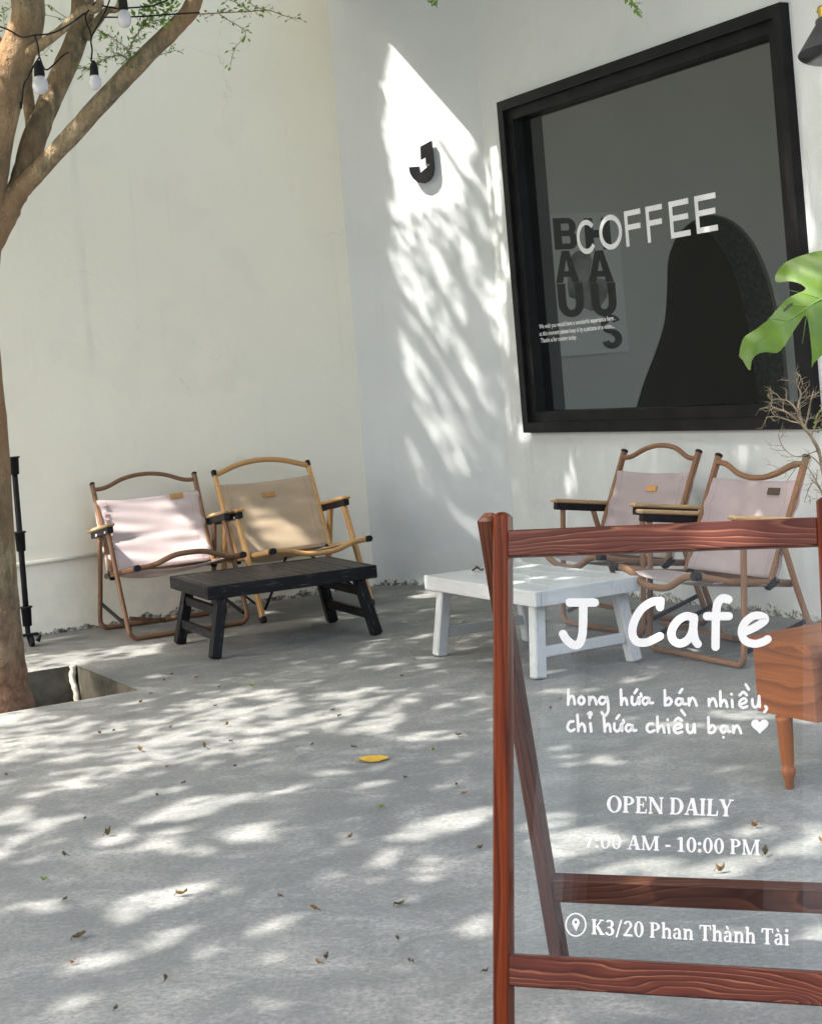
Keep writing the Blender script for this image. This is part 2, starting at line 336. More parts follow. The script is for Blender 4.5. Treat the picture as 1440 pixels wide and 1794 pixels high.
M['glass'] = m_glass('clear sign glass', (.97, .982, .976), 1.5)
M['winglass'] = m_glass('tinted window glass', (.68, .695, .685), .6)
M['edge'] = m_simple('green glass edge', (.35, .45, .42), .2, bump=0)
M['bulb'] = m_simple('milky bulb', (.5, .5, .53), .25, var=.02, bump=0, coat=.5)
M['brass'] = m_simple('aged brass', (.55, .40, .10), .32, 1.0, var=.25, scale=60)
M['shade'] = m_simple('black enamel shade', (.035, .036, .042), .3, var=.3, scale=12, coat=.4)
M['shade_in'] = m_simple('cream lamp lining', (.62, .54, .38), .5)
M['badge'] = m_simple('tan leather badge', (.42, .22, .07), .55, var=.3, scale=200)
M['lace'] = m_simple('mauve lacing', (.34, .24, .25), .8)
M['darkbadge'] = m_simple('dark leather badge', (.05, .035, .022), .55, var=.3, scale=200)
M['paper'] = m_simple('grey poster paper', (.6, .6, .58), .6, var=.04, scale=4, bump=0)
M['greyink'] = m_simple('grey figure print', (.2, .2, .19), .6, var=.7, scale=9, bump=0)
M['soil'] = m_simple('soil', (.09, .072, .05), .95, var=.5, scale=26, bump=.8, kind='Object')
M['pitwall'] = m_simple('mouldy pit concrete', (.085, .08, .062), .9, var=.75, scale=9, bump=.9, kind='Object')
M['bone'] = m_simple('bleached root', (.62, .58, .5), .8, var=.25, scale=40, bump=.4)
M['pipe'] = m_simple('painted conduit', (.72, .71, .64), .5, var=.04)
M['ceramic'] = m_simple('grey glazed pot', (.3, .29, .27), .35, coat=.4)
M['yleaf'] = m_leaf('yellow fallen leaf', (.55, .3, .015), (.7, .45, .03), .2, 40)
M['bleaf'] = m_leaf('brown fallen leaf', (.09, .045, .018), (.26, .13, .045), .15, 40)
M['gleaf'] = m_leaf('green fallen leaf', (.1, .17, .03), (.26, .32, .07), .2, 40)
M['dleaf'] = m_leaf('dark dry leaf', (.03, .02, .012), (.1, .055, .028), .1, 40)
M['red'] = m_simple('red paint', (.6, .05, .04), .6)
M['cloth'] = m_fabric('pale blue cotton', (.42, .55, .68), .1)

# ------------------------------------------------------------------ plan of the yard
LA = 28.0
LD = Vector((math.cos(R(LA)), math.sin(R(LA)), 0))          # along the left wall, to the right and away
WD = Vector((math.sin(R(LA)), -math.cos(R(LA)), 0))         # along the cafe wall, to the right and nearer
LN = WD.copy()                                              # left wall faces this way
WN = -LD                                                    # cafe wall faces this way
CO = onz(657, 1027); SE = onz(909, 1018)
JD = (SE - CO).normalized(); JN = Vector((JD.y, -JD.x, 0)); JL = (SE - CO).length
Z = Vector((0, 0, 1))
def LP(l, o, z): return CO - LD * l + LN * o + Z * z        # l metres left of the corner, o out of the wall
def WP(s, o, z): return SE + WD * s + WN * o + Z * z
def onW(x, y, o=0.0):
    p = onp(x, y, WP(0, o, 0), WN); return (p - SE).dot(WD), p.z
def onJ(x, y): return onp(x, y, CO, JN)

# ground with the tree pit cut out
p1 = onz(133, 1165); p2 = onz(228, 1212); ps = (p2 - p1).length
p2 = p1 + WD * ps; p3 = p2 - LD * .84; p4 = p1 - LD * .84
g_ = MB(); B = 160
lo = [[Vector((-B, -B, 0)), Vector((B, -B, 0)), Vector((B, B, 0)), Vector((-B, B, 0))], [p1, p2, p3, p4]]
fl = [p for l in lo for p in l]; g_.add(fl, [tuple(t) for t in tessellate_polygon(lo)])
tag(g_.build('ground', M['ground']), kind='structure')
pw = MB(); D = .22; q = [p1, p2, p3, p4]
for i in range(4):
    a, b = q[i], q[(i + 1) % 4]; mid = (p1 + p3) / 2
    n = ((a + b) / 2 - mid).normalized() * .06
    pw.prism([a - Z * .003, b - Z * .003, b - Z * D, a - Z * D], n, 1)
tag(pw.build('pit_wall', M['pitwall']), kind='structure')
so_ = MB(); N_ = 18; vs = []
for i in range(N_ + 1):
    for j in range(N_ + 1):
        p = p1 + (p2 - p1) * (i / N_) + (p4 - p1) * (j / N_); e = min(i, N_ - i, j, N_ - j) == 0
        vs.append(p + Z * (-.16 + .02 * mnoise.noise(p * 6) + .012 * mnoise.noise(p * 21)))
so_.add(vs, [(i * (N_ + 1) + j, i * (N_ + 1) + j + 1, (i + 1) * (N_ + 1) + j + 1, (i + 1) * (N_ + 1) + j) for i in range(N_) for j in range(N_)], None, True)
tag(so_.build('soil', M['soil']), kind='structure')
rt = MB(); k0 = p1 + (p3 - p1).normalized() * .022
rt.tube(crom([k0 + Z * .004, k0 + Z * -.05 + LD * -.006, k0 + Z * -.1 + WD * .01, k0 + Z * -.17 + WD * .03], 5), [.012, .014, .013, .016, .014, .013, .013, .012, .013, .014, .012, .012, .014, .012, .016, .018][:16], 8, lump=.3)
tag(rt.build('bare_root', M['bone']), 'bleached pale root hanging down the inner corner of the tree pit', 'root')

# walls
wl = MB()
A, Bq = LP(-.0, 0, 0), LP(3.5, 0, 0)
wl.prism([LP(0, 0, -.05), LP(3.6, 0, -.05), LP(3.6, 0, 8.3), LP(0, 0, 8.3)], -LN, .2)
lw = empty('plaster_wall', LP(1.5, 0, 0)); tag(lw, 'cream plastered yard wall behind the pale pink and tan chairs', 'wall')
rel(wl.build('wall', M['cream']), lw)
pb = MB(); pb.prism([LP(3.4, .112, -.05), LP(3.9, .112, -.05), LP(3.9, .112, 8.4), LP(3.4, .112, 8.4)], -LN, .34)  # unseen, added so its edge casts the upright shadow line on the corner wall
rel(pb.build('pilaster', M['cream']), lw)
jw = MB(); jw.prism([CO - Z * .05, SE - Z * .05, SE + Z * 4.2, CO + Z * 4.2], -JN, .16)
tag(jw.build('corner_wall', M['white']), 'narrow white corner wall carrying the black letter in a wedge of sun', 'wall')

# cafe building with the big window
cafe = empty('cafe_building', WP(1.5, 0, 0)); tag(cafe, 'white cafe front with a large black framed window over two mauve chairs', 'building')
c4 = [onW(*p, .045) for p in ((868, 180), (1362, 5), (1428, 750), (918, 760))]
ws0, ws1 = (c4[0][0] + c4[3][0]) / 2, (c4[1][0] + c4[2][0]) / 2
wz1, wz0 = (c4[0][1] + c4[1][1]) / 2, (c4[2][1] + c4[3][1]) / 2
print('window', ws0, ws1, wz0, wz1, c4)
FO = .085      # outer frame width
wm = MB()
wm.prism([WP(0, 0, -.05), WP(6.5, 0, -.05), WP(6.5, 0, 4.2), WP(0, 0, 4.2)], -WN, .14,
         holes=[[WP(4.2, 0, .0), WP(4.2, 0, 2.5), WP(6.0, 0, 2.5), WP(6.0, 0, .0)], [WP(ws0 + FO - .02, 0, wz0 + FO - .02), WP(ws0 + FO - .02, 0, wz1 - FO + .02), WP(ws1 - FO + .02, 0, wz1 - FO + .02), WP(ws1 - FO + .02, 0, wz0 + FO - .02)]])  # first hole: unseen opening, added to let daylight into the room
rel(wm.build('wall', M['white']), cafe)
win = empty('window', WP((ws0 + ws1) / 2, 0, wz0)); rel(win, cafe)
def ring(mb, s0, s1, z0, z1, wd, o0, th):
    mb.prism([WP(s0, o0, z0), WP(s1, o0, z0), WP(s1, o0, z1), WP(s0, o0, z1)], -WN, th,
             holes=[[WP(s0 + wd, o0, z0 + wd), WP(s0 + wd, o0, z1 - wd), WP(s1 - wd, o0, z1 - wd), WP(s1 - wd, o0, z0 + wd)]])
fr = MB(); ring(fr, ws0, ws1, wz0, wz1, .05, .045, .06); ring(fr, ws0 + .047, ws1 - .047, wz0 + .047, wz1 - .047, .055, .022, .10)
win_inv = None
def sub(o, par):      # child of a child, world-space vertices
    bpy.context.view_layer.update(); o.parent = par; o.matrix_parent_inverse = par.matrix_world.inverted(); return o
sub(fr.build('frame', M['blackpaint']), win)
rv = MB(); ring(rv, ws0 + .062, ws1 - .062, wz0 + .062, wz1 - .062, .022, -.08, .08)
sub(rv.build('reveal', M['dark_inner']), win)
gs0, gs1, gz0, gz1 = ws0 + .098, ws1 - .098, wz0 + .098, wz1 - .098
pn = MB(); pn.prism([WP(gs0, -.03, gz0), WP(gs1, -.03, gz0), WP(gs1, -.03, gz1), WP(gs0, -.03, gz1)], -WN, .006)
pane = sub(pn.build('pane', M['winglass']), win)
# roof slab over the front: its edge throws the slanting shadow on the corner wall
ev = MB(); zE, oE = 3.35, .8
ev.prism([WP(6.4, oE, zE), WP(0, oE, zE), LP(.06, 0, zE), CO + Z * zE, SE + Z * zE, WP(6.4, 0, zE)], Z, .13)
rel(ev.build('roof', M['white']), cafe)
# interior room
is0 = ws0 + .03
def IP(d, o, z): return WP(is0, -.16 - d, z) + WD * o       # d metres into the room along the side wall, o off that wall
rm = MB()
def onI(x, y):
    p = onp(x, y, IP(0, 0, 0), WD); return (p - IP(0, 0, 0)).dot(LD), p.z
arch_px = [(1112, 722), (1128, 668), (1150, 610), (1164, 560), (1168, 500), (1170, 455), (1185, 415), (1212, 388), (1245, 376), (1285, 388), (1320, 425), (1345, 480), (1362, 545), (1376, 620), (1384, 722)]
arch = [onI(*p) for p in arch_px]; arch = crom(arch, 3)
rm.prism([IP(0, 0, .02), IP(4.2, 0, .02), IP(4.2, 0, 3.1), IP(0, 0, 3.1)], -WD, .03, holes=[[IP(d, 0, z) for d, z in arch]])
rel(rm.build('interior_wall', M['inner']), cafe)
ar = MB(); n = len(arch); DEP = .3
ar.add([IP(d, 0, z) for d, z in arch] + [IP(d + .02, -DEP, z) for d, z in arch], [(i, i + 1, n + i + 1, n + i) for i in range(n - 1)], None, True)
rel(ar.build('arch_lining', m_simple('woven arch lining', (.19, .21, .205), .8, var=.5, scale=35, bump=.8)), cafe)
nr = MB()
for quad in ([IP(.5, -DEP - .9, 0), IP(4.0, -DEP - .9, 0), IP(4.0, -DEP - .9, 3.1), IP(.5, -DEP - .9, 3.1)],):
    nr.prism(quad, -WD, .05)
rel(nr.build('back_room_wall', M['dark_inner']), cafe)  # dark colour stands in for the unlit room beyond the arch
sh = MB()
sh.prism([IP(0, -2, .02), IP(4.2, -2, .02), IP(4.2, 5, .02), IP(0, 5, .02)], -Z, .04)
rel(sh.build('interior_floor', M['pitwall']), cafe)
sh = MB(); sh.prism([IP(-.02, -2, 3.1), IP(4.2, -2, 3.1), IP(4.2, 5, 3.1), IP(-.02, 5, 3.1)], Z, .04)
rel(sh.build('ceiling', M['inner']), cafe)
sh = MB(); sh.prism([IP(4.2, -2, 0), IP(4.2, 5, 0), IP(4.2, 5, 3.1), IP(4.2, -2, 3.1)], LD, .06)
sh.prism([IP(-.02, -2, 0), IP(-.02, -.04, 0), IP(-.02, -.04, 3.1), IP(-.02, -2, 3.1)], LD, .05)
sh.prism([IP(0, -2, 0), IP(4.2, -2, 0), IP(4.2, -2, 3.1), IP(0, -2, 3.1)], -WD, .06)
rel(sh.build('far_wall', M['inner']), cafe)
cdm = MB(); ca, cb = onI(943, 345), onI(954, 466)
cdm.tube([IP(ca[0], .03, 2.4), IP(ca[0], .03, cb[1])], .004, 6); cdm.tube([IP(ca[0], .03, cb[1] + .01), IP(ca[0], .03, cb[1] - .02), IP(ca[0], .03, cb[1] - .05)], [.006, .011, .008], 8)
rel(cdm.build('blind_cord', M['pipe']), cafe)

# ------------------------------------------------------------------ strokes and glyphs
class Strokes:
    """flat lettering: each stroke is a ribbon with its own tiny lift so nothing is coplanar"""
    def __init__(s, fn, nrm, lift=.0004, step=.00004): s.fn = fn; s.n = Vector(nrm); s.mb = MB(); s.k = 0; s.l = lift; s.st = step
    def poly(s, pts2, flat=True):
        pts = [s.fn(*p) for p in pts2]; L = s.n * (s.l + s.st * s.k); s.k += 1
        v = [p + L for p in pts]; s.mb.add(v, [tuple(t) for t in tessellate_polygon([v])])
    def line(s, pts, w, smooth=True, cap=True, n=6, closed=False):
        """pts in the drawing plane, w = half width in the same units"""
        P = crom(pts, n, closed) if (smooth and len(pts) > 2) else [tuple(p) for p in pts]
        P = [np.array(p, float) for p in P]; m = len(P); Lf = []; Rt = []
        for i, p in enumerate(P):
            if closed: d = P[(i + 1) % m] - P[i - 1]
            else: d = P[min(i + 1, m - 1)] - P[max(i - 1, 0)]
            d /= (np.linalg.norm(d) + 1e-9); nn = np.array((-d[1], d[0])); Lf.append(p + nn * w); Rt.append(p - nn * w)
        L = s.n * (s.l + s.st * s.k); s.k += 1
        vs = [s.fn(*p) + L for p in Lf] + [s.fn(*p) + L for p in Rt]
        fs = [(i, (i + 1) % m, m + (i + 1) % m, m + i) for i in range(m if closed else m - 1)]
        s.mb.add(vs, fs)
        if cap and not closed:
            for e in (0, m - 1):
                L = s.n * (s.l + s.st * s.k); s.k += 1
                cc = P[e]; s.mb.add([s.fn(cc[0] + w * math.cos(a), cc[1] + w * math.sin(a)) + L for a in np.linspace(0, 2 * math.pi, 17)[:-1]], [tuple(range(16))])
    def dot(s, x, y, r): s.poly([(x + r * math.cos(a), y + r * math.sin(a)) for a in np.linspace(0, 2 * math.pi, 17)[:-1]])
    def ring(s, cx, cy, rx, ry, wx, wy, a0=0, a1=360, n=28):
        A = np.radians(np.linspace(a0, a1, n + 1)); L = s.n * (s.l + s.st * s.k); s.k += 1
        vs = [s.fn(cx + rx * math.cos(a), cy + ry * math.sin(a)) + L for a in A] + [s.fn(cx + (rx - wx) * math.cos(a), cy + (ry - wy) * math.sin(a)) + L for a in A]
        s.mb.add(vs, [(i, i + 1, n + 2 + i, n + 1 + i) for i in range(n)])
    def build(s, name, m, parent=None):
        o = s.mb.build(name, m, None, fixn=False)
        if parent is not None: sub(o, parent)
        return o

# COFFEE on the window: unit glyphs (x 0-1, y 0-1 up) placed in boxes on the pane
def coffee(st, ch, s0, s1, z0, z1, w):
    X = lambda x: s0 + (s1 - s0) * x; Yv = lambda y: z0 + (z1 - z0) * y; hw = w / 2
    if ch in 'CO':
        cx, cy, rx, ry = (s0 + s1) / 2, (z0 + z1) / 2, (s1 - s0) / 2, (z1 - z0) / 2
        st.ring(cx, cy, rx, ry, w, w, *((38, 322) if ch == 'C' else (0, 360)), 40)
    else:
        st.poly([(s0, z0), (s0 + w, z0), (s0 + w, z1), (s0, z1)])
        for y in ((1, .53) if ch == 'F' else (1, .53, 0)):
            zz = z1 - w if y == 1 else (z0 if y == 0 else z0 + (z1 - z0) * .53 - hw); e = s1 if y != .53 else s1 - (s1 - s0) * .06
            st.poly([(s0 + w, zz), (e, zz), (e, zz + w), (s0 + w, zz + w)])
fnW = lambda s, z: WP(s, -.03, z)
st = Strokes(fnW, WN, .001)
boxes = [('C', 372, 458, 205, 350), ('O', 470, 570, 182, 338), ('F', 583, 655, 168, 327), ('F', 676, 749, 150, 308), ('E', 777, 864, 127, 291), ('E', 889, 983, 104, 272)]
tops = []; bots = []
for ch, xa, xb, ya, yb in boxes:
    xm, k = (xa + xb) / 2, 1 / 2.483
    tops.append(onW(860 + xm * k, 300 + ya * k, -.03)[1]); bots.append(onW(860 + xm * k, 300 + yb * k, -.03)[1])
zt, zb = sum(tops) / 6, sum(bots) / 6; print('coffee', tops, bots)
for ch, xa, xb, ya, yb in boxes:
    k = 1 / 2.483; ym = 300 + (ya + yb) / 2 * k
    sa, sb = onW(860 + xa * k, ym, -.03)[0], onW(860 + xb * k, ym, -.03)[0]
    coffee(st, ch, sa, sb, zb, zt, .024)
co = st.build('lettering', M['winlet'], win); co['label'] = 'white COFFEE lettering on the pane'
# three small lines of text on the pane
def text_mesh(body, name, mat_, P, ux, uy, size, width, bold=.012):
    cu = bpy.data.curves.new(name, 'FONT'); cu.body = body; cu.size = 1.0; cu.offset = bold; cu.resolution_u = 3
    ob = bpy.data.objects.new(name, cu); COL.objects.link(ob); bpy.context.view_layer.update()
    dg = bpy.context.evaluated_depsgraph_get(); me = bpy.data.meshes.new_from_object(ob.evaluated_get(dg)); bpy.data.objects.remove(ob)
    xs = [v.co.x for v in me.vertices]; sx = width / (max(xs) - min(xs)); x0 = min(xs)
    for v in me.vertices: v.co = P + Vector(ux) * ((v.co.x - x0) * sx) + Vector(uy) * (v.co.y * size)
    me.materials.clear(); me.materials.append(mat_); o = bpy.data.objects.new(name, me); COL.objects.link(o); return o
k8 = 1 / 5.98
for body, xa, ya, xb, yb in (('We wish you would have a wonderful experience here .', 148, 1408, 945, 1322), ('at this moment please keep it by a picture or a video...', 152, 1490, 935, 1398), ('Thanks u for coming today .', 165, 1555, 552, 1520)):
    a = onW(920 + xa * k8, 340 + ya * k8, -.03); b = onW(920 + xb * k8, 340 + yb * k8, -.03)
    t_ = text_mesh(body, 'lettering', M['winlet'], WP(a[0], -.0285, (a[1] + b[1]) / 2), WD, Z, .031, b[0] - a[0], .02)
    t_['label'] = 'small line of white text on the pane'; sub(t_, win)

# poster on the interior side wall
posr = empty('poster', IP(.3, .01, 1.3)); tag(posr, 'grey letter poster hanging inside behind the window glass', 'poster')
pa, pbt = onI(952, 376), onI(1098, 616)
pz1, pz0, pd0, pd1 = pa[1], pbt[1], pa[0], pbt[0]
pm = MB(); pm.prism([IP(pd0, .016, pz0), IP(pd1, .016, pz0), IP(pd1, .016, pz1), IP(pd0, .016, pz1)], -WD, .012)
rel(pm.build('sheet', M['paper']), posr)
fnI = lambda d, z: IP(d, .016, z)
fg = Strokes(fnI, WD, .0006)
fig = [(470, 640), (520, 600), (640, 600), (680, 690), (650, 860), (720, 880), (830, 900), (850, 1000), (830, 1090), (760, 1190), (680, 1230), (600, 1200), (520, 1110), (440, 1080), (420, 960), (430, 800)]
fg.poly([onI(920 + x * k8, 340 + y * k8) for x, y in fig]); fgo = fg.build('figure_print', M['greyink']); rel(fgo, posr)
sp = Strokes(fnI, WD, .0012, .0001)
def pbox(xa, xb, ya, yb):
    a, b = onI(920 + xa * k8, 340 + ya * k8), onI(920 + xb * k8, 340 + yb * k8); return a[0], b[0], b[1], a[1]
def pst(box, strokes, w=.13):
    a, b, z0, z1 = box; f = lambda p: (a + (b - a) * p[0], z0 + (z1 - z0) * p[1])
    for s in strokes:
        if s[0] == 'q': sp.poly([f(p) for p in s[1]])
        else: sp.line([f(p) for p in s[1]], w * (b - a), s[0] == 's', False)
def vq(x0, x1, y0=0, y1=1): return ('q', [(x0, y0), (x1, y0), (x1, y1), (x0, y1)])
def arcp(cx, cy, rx, ry, a0, a1, n=10): return [(cx + rx * math.cos(R(a)), cy + ry * math.sin(R(a))) for a in np.linspace(a0, a1, n)]
def band(cx, cy, rx, ry, wx, wy, a0, a1): return ('q', arcp(cx, cy, rx, ry, a0, a1, 12) + arcp(cx, cy, rx - wx, ry - wy, a1, a0, 12))
pst(pbox(265, 535, 258, 578), [vq(0, .33), ('q', [(.33, .82), (.6, .82), (.6, 1), (.33, 1)]), ('q', [(.33, .42), (.65, .42), (.65, .6), (.33, .6)]), ('q', [(.33, 0), (.65, 0), (.65, .19), (.33, .19)]), band(.6, .71, .37, .29, .3, .17, 90, -90), band(.63, .295, .37, .3, .31, .17, 90, -90)])
pst(pbox(590, 885, 258, 580), [vq(0, .33), vq(.67, 1), ('q', [(.33, .38), (.67, .38), (.67, .62), (.33, .62)])])
for bx in (pbox(275, 545, 603, 925), pbox(612, 908, 600, 922)):
    pst(bx, [('q', [(0, 0), (.3, 0), (.58, 1), (.34, 1)]), ('q', [(.7, 0), (1, 0), (.66, 1), (.42, 1)]), ('q', [(.26, .18), (.74, .18), (.7, .36), (.3, .36)])])
for bx in (pbox(308, 605, 945, 1278), pbox(655, 945, 940, 1270)):
    pst(bx, [vq(0, .32, .4, 1), vq(.68, 1, .4, 1), band(.5, .4, .5, .42, .32, .22, 180, 360)])
pst(pbox(752, 1005, 1278, 1608), [band(.5, .73, .47, .29, .34, .19, 20, 270), band(.5, .28, .48, .3, .34, .19, 90, -165)])
rel(sp.build('lettering', M['blackvinyl']), posr)

# red paint nick high on the corner wall and the black letter
jl = [(548, 885), (613, 850), (622, 940), (629, 1010), (622, 1055), (600, 1088), (570, 1104), (535, 1100), (505, 1075), (487, 1045), (480, 1008), (538, 1004), (545, 1046), (607, 990), (584, 986), (580, 943), (551, 962)]
lj = MB(); lj.prism([onJ(580 + x / 3.4286, y / 3.4286) + JN * .014 for x, y in jl], JN, .02)
tag(lj.build('letter_sign', M['blackpaint']), 'black raised letter with a lightning notch fixed on the white corner wall', 'letter')

# conduit on the left wall
cp = MB(); a = onp(0, 993, LP(0, .012, 0), LN); b = onp(205, 967, LP(0, .012, 0), LN)
a.z = b.z = (a.z + b.z) / 2; cp.tube([a, b], .011, 8)
tag(cp.build('conduit', M['pipe']), 'thin painted conduit running low along the cream wall', 'pipe')

# house across the yard, behind the photographer: seen only in the glass
nb = empty('house', Vector((-3.5, -6, 0))); tag(nb, 'grey house across the yard with a dark gate, mirrored faintly in the sign glass', 'house')
h1 = MB(); h1.prism([Vector((-16, -6, -.02)), Vector((9, -6, -.02)), Vector((9, -6, 5.6)), Vector((-16, -6, 5.6))], Vector((0, -1, 0)), .3, holes=[[Vector((-6.6, -6, -.01)), Vector((-6.6, -6, 2.6)), Vector((-4.9, -6, 2.6)), Vector((-4.9, -6, -.01))], [Vector((-3.2, -6, 1.0)), Vector((-3.2, -6, 2.5)), Vector((-1.9, -6, 2.5)), Vector((-1.9, -6, 1.0))]])
rel(h1.build('wall', m_simple('grey render', (.36, .37, .39), .8, scale=3)), nb)
h1 = MB()
for x in (-9.2, -7.0, -4.5, -1.4, 1.4): h1.prism([Vector((x, -5.998, 0)), Vector((x + .35, -5.998, 0)), Vector((x + .35, -5.998, 5.55)), Vector((x, -5.998, 5.55))], Vector((0, 1, 0)), .12)
rel(h1.build('pilaster', m_simple('pale render', (.75, .76, .78), .8, scale=3)), nb)
h1 = MB(); h1.prism([Vector((-16.2, -5.4, 5.6)), Vector((9.2, -5.4, 5.6)), Vector((9.2, -9, 7.2)), Vector((-16.2, -9, 7.2))], Z, .12); rel(h1.build('roof', m_simple('roof tiles', (.2, .1, .07), .8)), nb)
h1 = MB(); h1.prism([Vector((-6.6, -6.12, 0)), Vector((-4.9, -6.12, 0)), Vector((-4.9, -6.12, 2.6)), Vector((-6.6, -6.12, 2.6))], Vector((0, -1, 0)), .05); rel(h1.build('gate', m_simple('blue grey gate', (.05, .07, .1), .5)), nb)
h1 = MB(); h1.prism([Vector((-3.2, -6.12, 1)), Vector((-1.9, -6.12, 1)), Vector((-1.9, -6.12, 2.5)), Vector((-3.2, -6.12, 2.5))], Vector((0, -1, 0)), .05); rel(h1.build('shutter', m_simple('pale blue shutter', (.3, .4, .5), .5)), nb)

# ------------------------------------------------------------------ A-frame sign
SA, SPH = R(21.64), R(14.09)
SU = Vector((math.cos(SA), -math.sin(SA), 0)); SV = Vector((math.sin(SA) * math.sin(SPH), math.cos(SA) * math.sin(SPH), math.cos(SPH)))
SNr = SU.cross(SV)                                 # points to the back
SN = -SNr if SNr.y > 0 else SNr                    # towards the camera
P0 = Vector((.036, 2.55, 0))
def SP(s, t, o=0.0): return P0 + SU * s + SV * t + SN * o
def onS(x, y, o=0.0):
    p = onp(x, y, SP(0, 0, o), SN); return (p - P0).dot(SU), (p - P0).dot(SV)
sign = empty('sandwich_board', SP(.27, 0, 0)); tag(sign, 'red brown wooden A-frame sign with a lettered glass panel', 'sign')
PW, PD, SWD = .0262, .034, .528
for s in (0, SWD):
    m_ = MB(); m_.beam(SP(s + PW / 2, .004, -PD / 2), SP(s + PW / 2, .887, -PD / 2), PW, PD, SN, .0035, off=(1.7 + s * 9, .045, .03), ec=.006)
    rel(m_.build('post', M['post']), sign)
for (t0, t1, of) in ((.812, .856, (2.35, .02, .035)), (.143, .19, (7.61, .03, .05))):
    m_ = MB(); m_.beam(SP(PW + .0005, (t0 + t1) / 2, -.014), SP(SWD - .0005, (t0 + t1) / 2, -.014), t1 - t0, .024, SN, .0025, off=of, ec=.001)
    rel(m_.build('rail', M['rail']), sign)
V2 = Vector((math.sin(SA) * math.sin(R(13.5)), math.cos(SA) * math.sin(R(13.5)), -math.cos(R(13.5))))
T0 = SP(0, .884, -PD * .35); N2 = SU.cross(V2); N2 = N2 if N2.y < 0 else -N2
LR = T0.z / -V2.z - .006
for s in (-.0268, SWD + PW + .0006):
    o_ = T0 + SU * (s + PW / 2)
    m_ = MB(); m_.beam(o_, o_ + V2 * LR, PW, .036, N2, .003, ec=.005, off=(2.2 + s, .2, .12)); rel(m_.build('rear_leg', M['rear']), sign)
def onR(x, y):
    p = onp(x, y, T0 + N2 * .012, N2); return (p - T0).dot(V2)
ra = (onR(1000, 1534) + onR(1400, 1556)) / 2; rb = (onR(1000, 1586) + onR(1400, 1607)) / 2; rmid = (ra + rb) / 2
m_ = MB(); m_.beam(T0 + V2 * rmid + SU * .0005, T0 + V2 * rmid + SU * (SWD + PW - .0005), rb - ra - .012, .026, N2, .002, off=(3.3, .06, .2), ec=.001); rel(m_.build('rear_rail', M['rear']), sign)
gp = MB(); gp.prism([SP(PW - .001, .186, -.012), SP(SWD + .001, .186, -.012), SP(SWD + .001, .816, -.012), SP(PW - .001, .816, -.012)], -SN, .005)
gpane = gp.build('glass_panel', M['glass']); rel(gpane, sign)
GO = -.012
def fnS(px_, py_): return onp(px_, py_, SP(0, 0, GO), SN)
def zS(kx, ox, oy): return lambda x, y: fnS(ox + x / kx, oy + y / kx)
st = Strokes(zS(3.4286, 960, 1030), SN, .0005)
for pts in ([(130, 88), (280, 88)], [(211, 92), (210, 200), (205, 285), (186, 335), (152, 342), (112, 312), (90, 277)]): st.line(pts, 25.5, len(pts) > 2)
st.line([(672, 112), (664, 86), (625, 84), (560, 128), (516, 205), (506, 275), (532, 322), (588, 328), (640, 306), (670, 290)], 25)
st.line([(676, 76), (672, 116)], 24, False)
st.line([(876, 180), (828, 170), (776, 200), (742, 258), (750, 312), (792, 334), (838, 312), (866, 262), (876, 190)], 25); st.line([(876, 178), (872, 250), (880, 305), (898, 337)], 25)
st.line([(1082, 70), (1050, 62), (1020, 88), (1009, 150), (1006, 250), (1005, 354)], 25); st.line([(954, 170), (1084, 170)], 25, False)
st.line([(1186, 262), (1250, 232), (1303, 192), (1276, 168), (1226, 172), (1178, 215), (1162, 268), (1184, 318), (1240, 336), (1290, 324), (1318, 308)], 24)
sub(st.build('lettering', M['sun_white']), sign)['label'] = 'large white cafe name lettering'
st = Strokes(zS(3.4286, 960, 1030), SN, .0005)
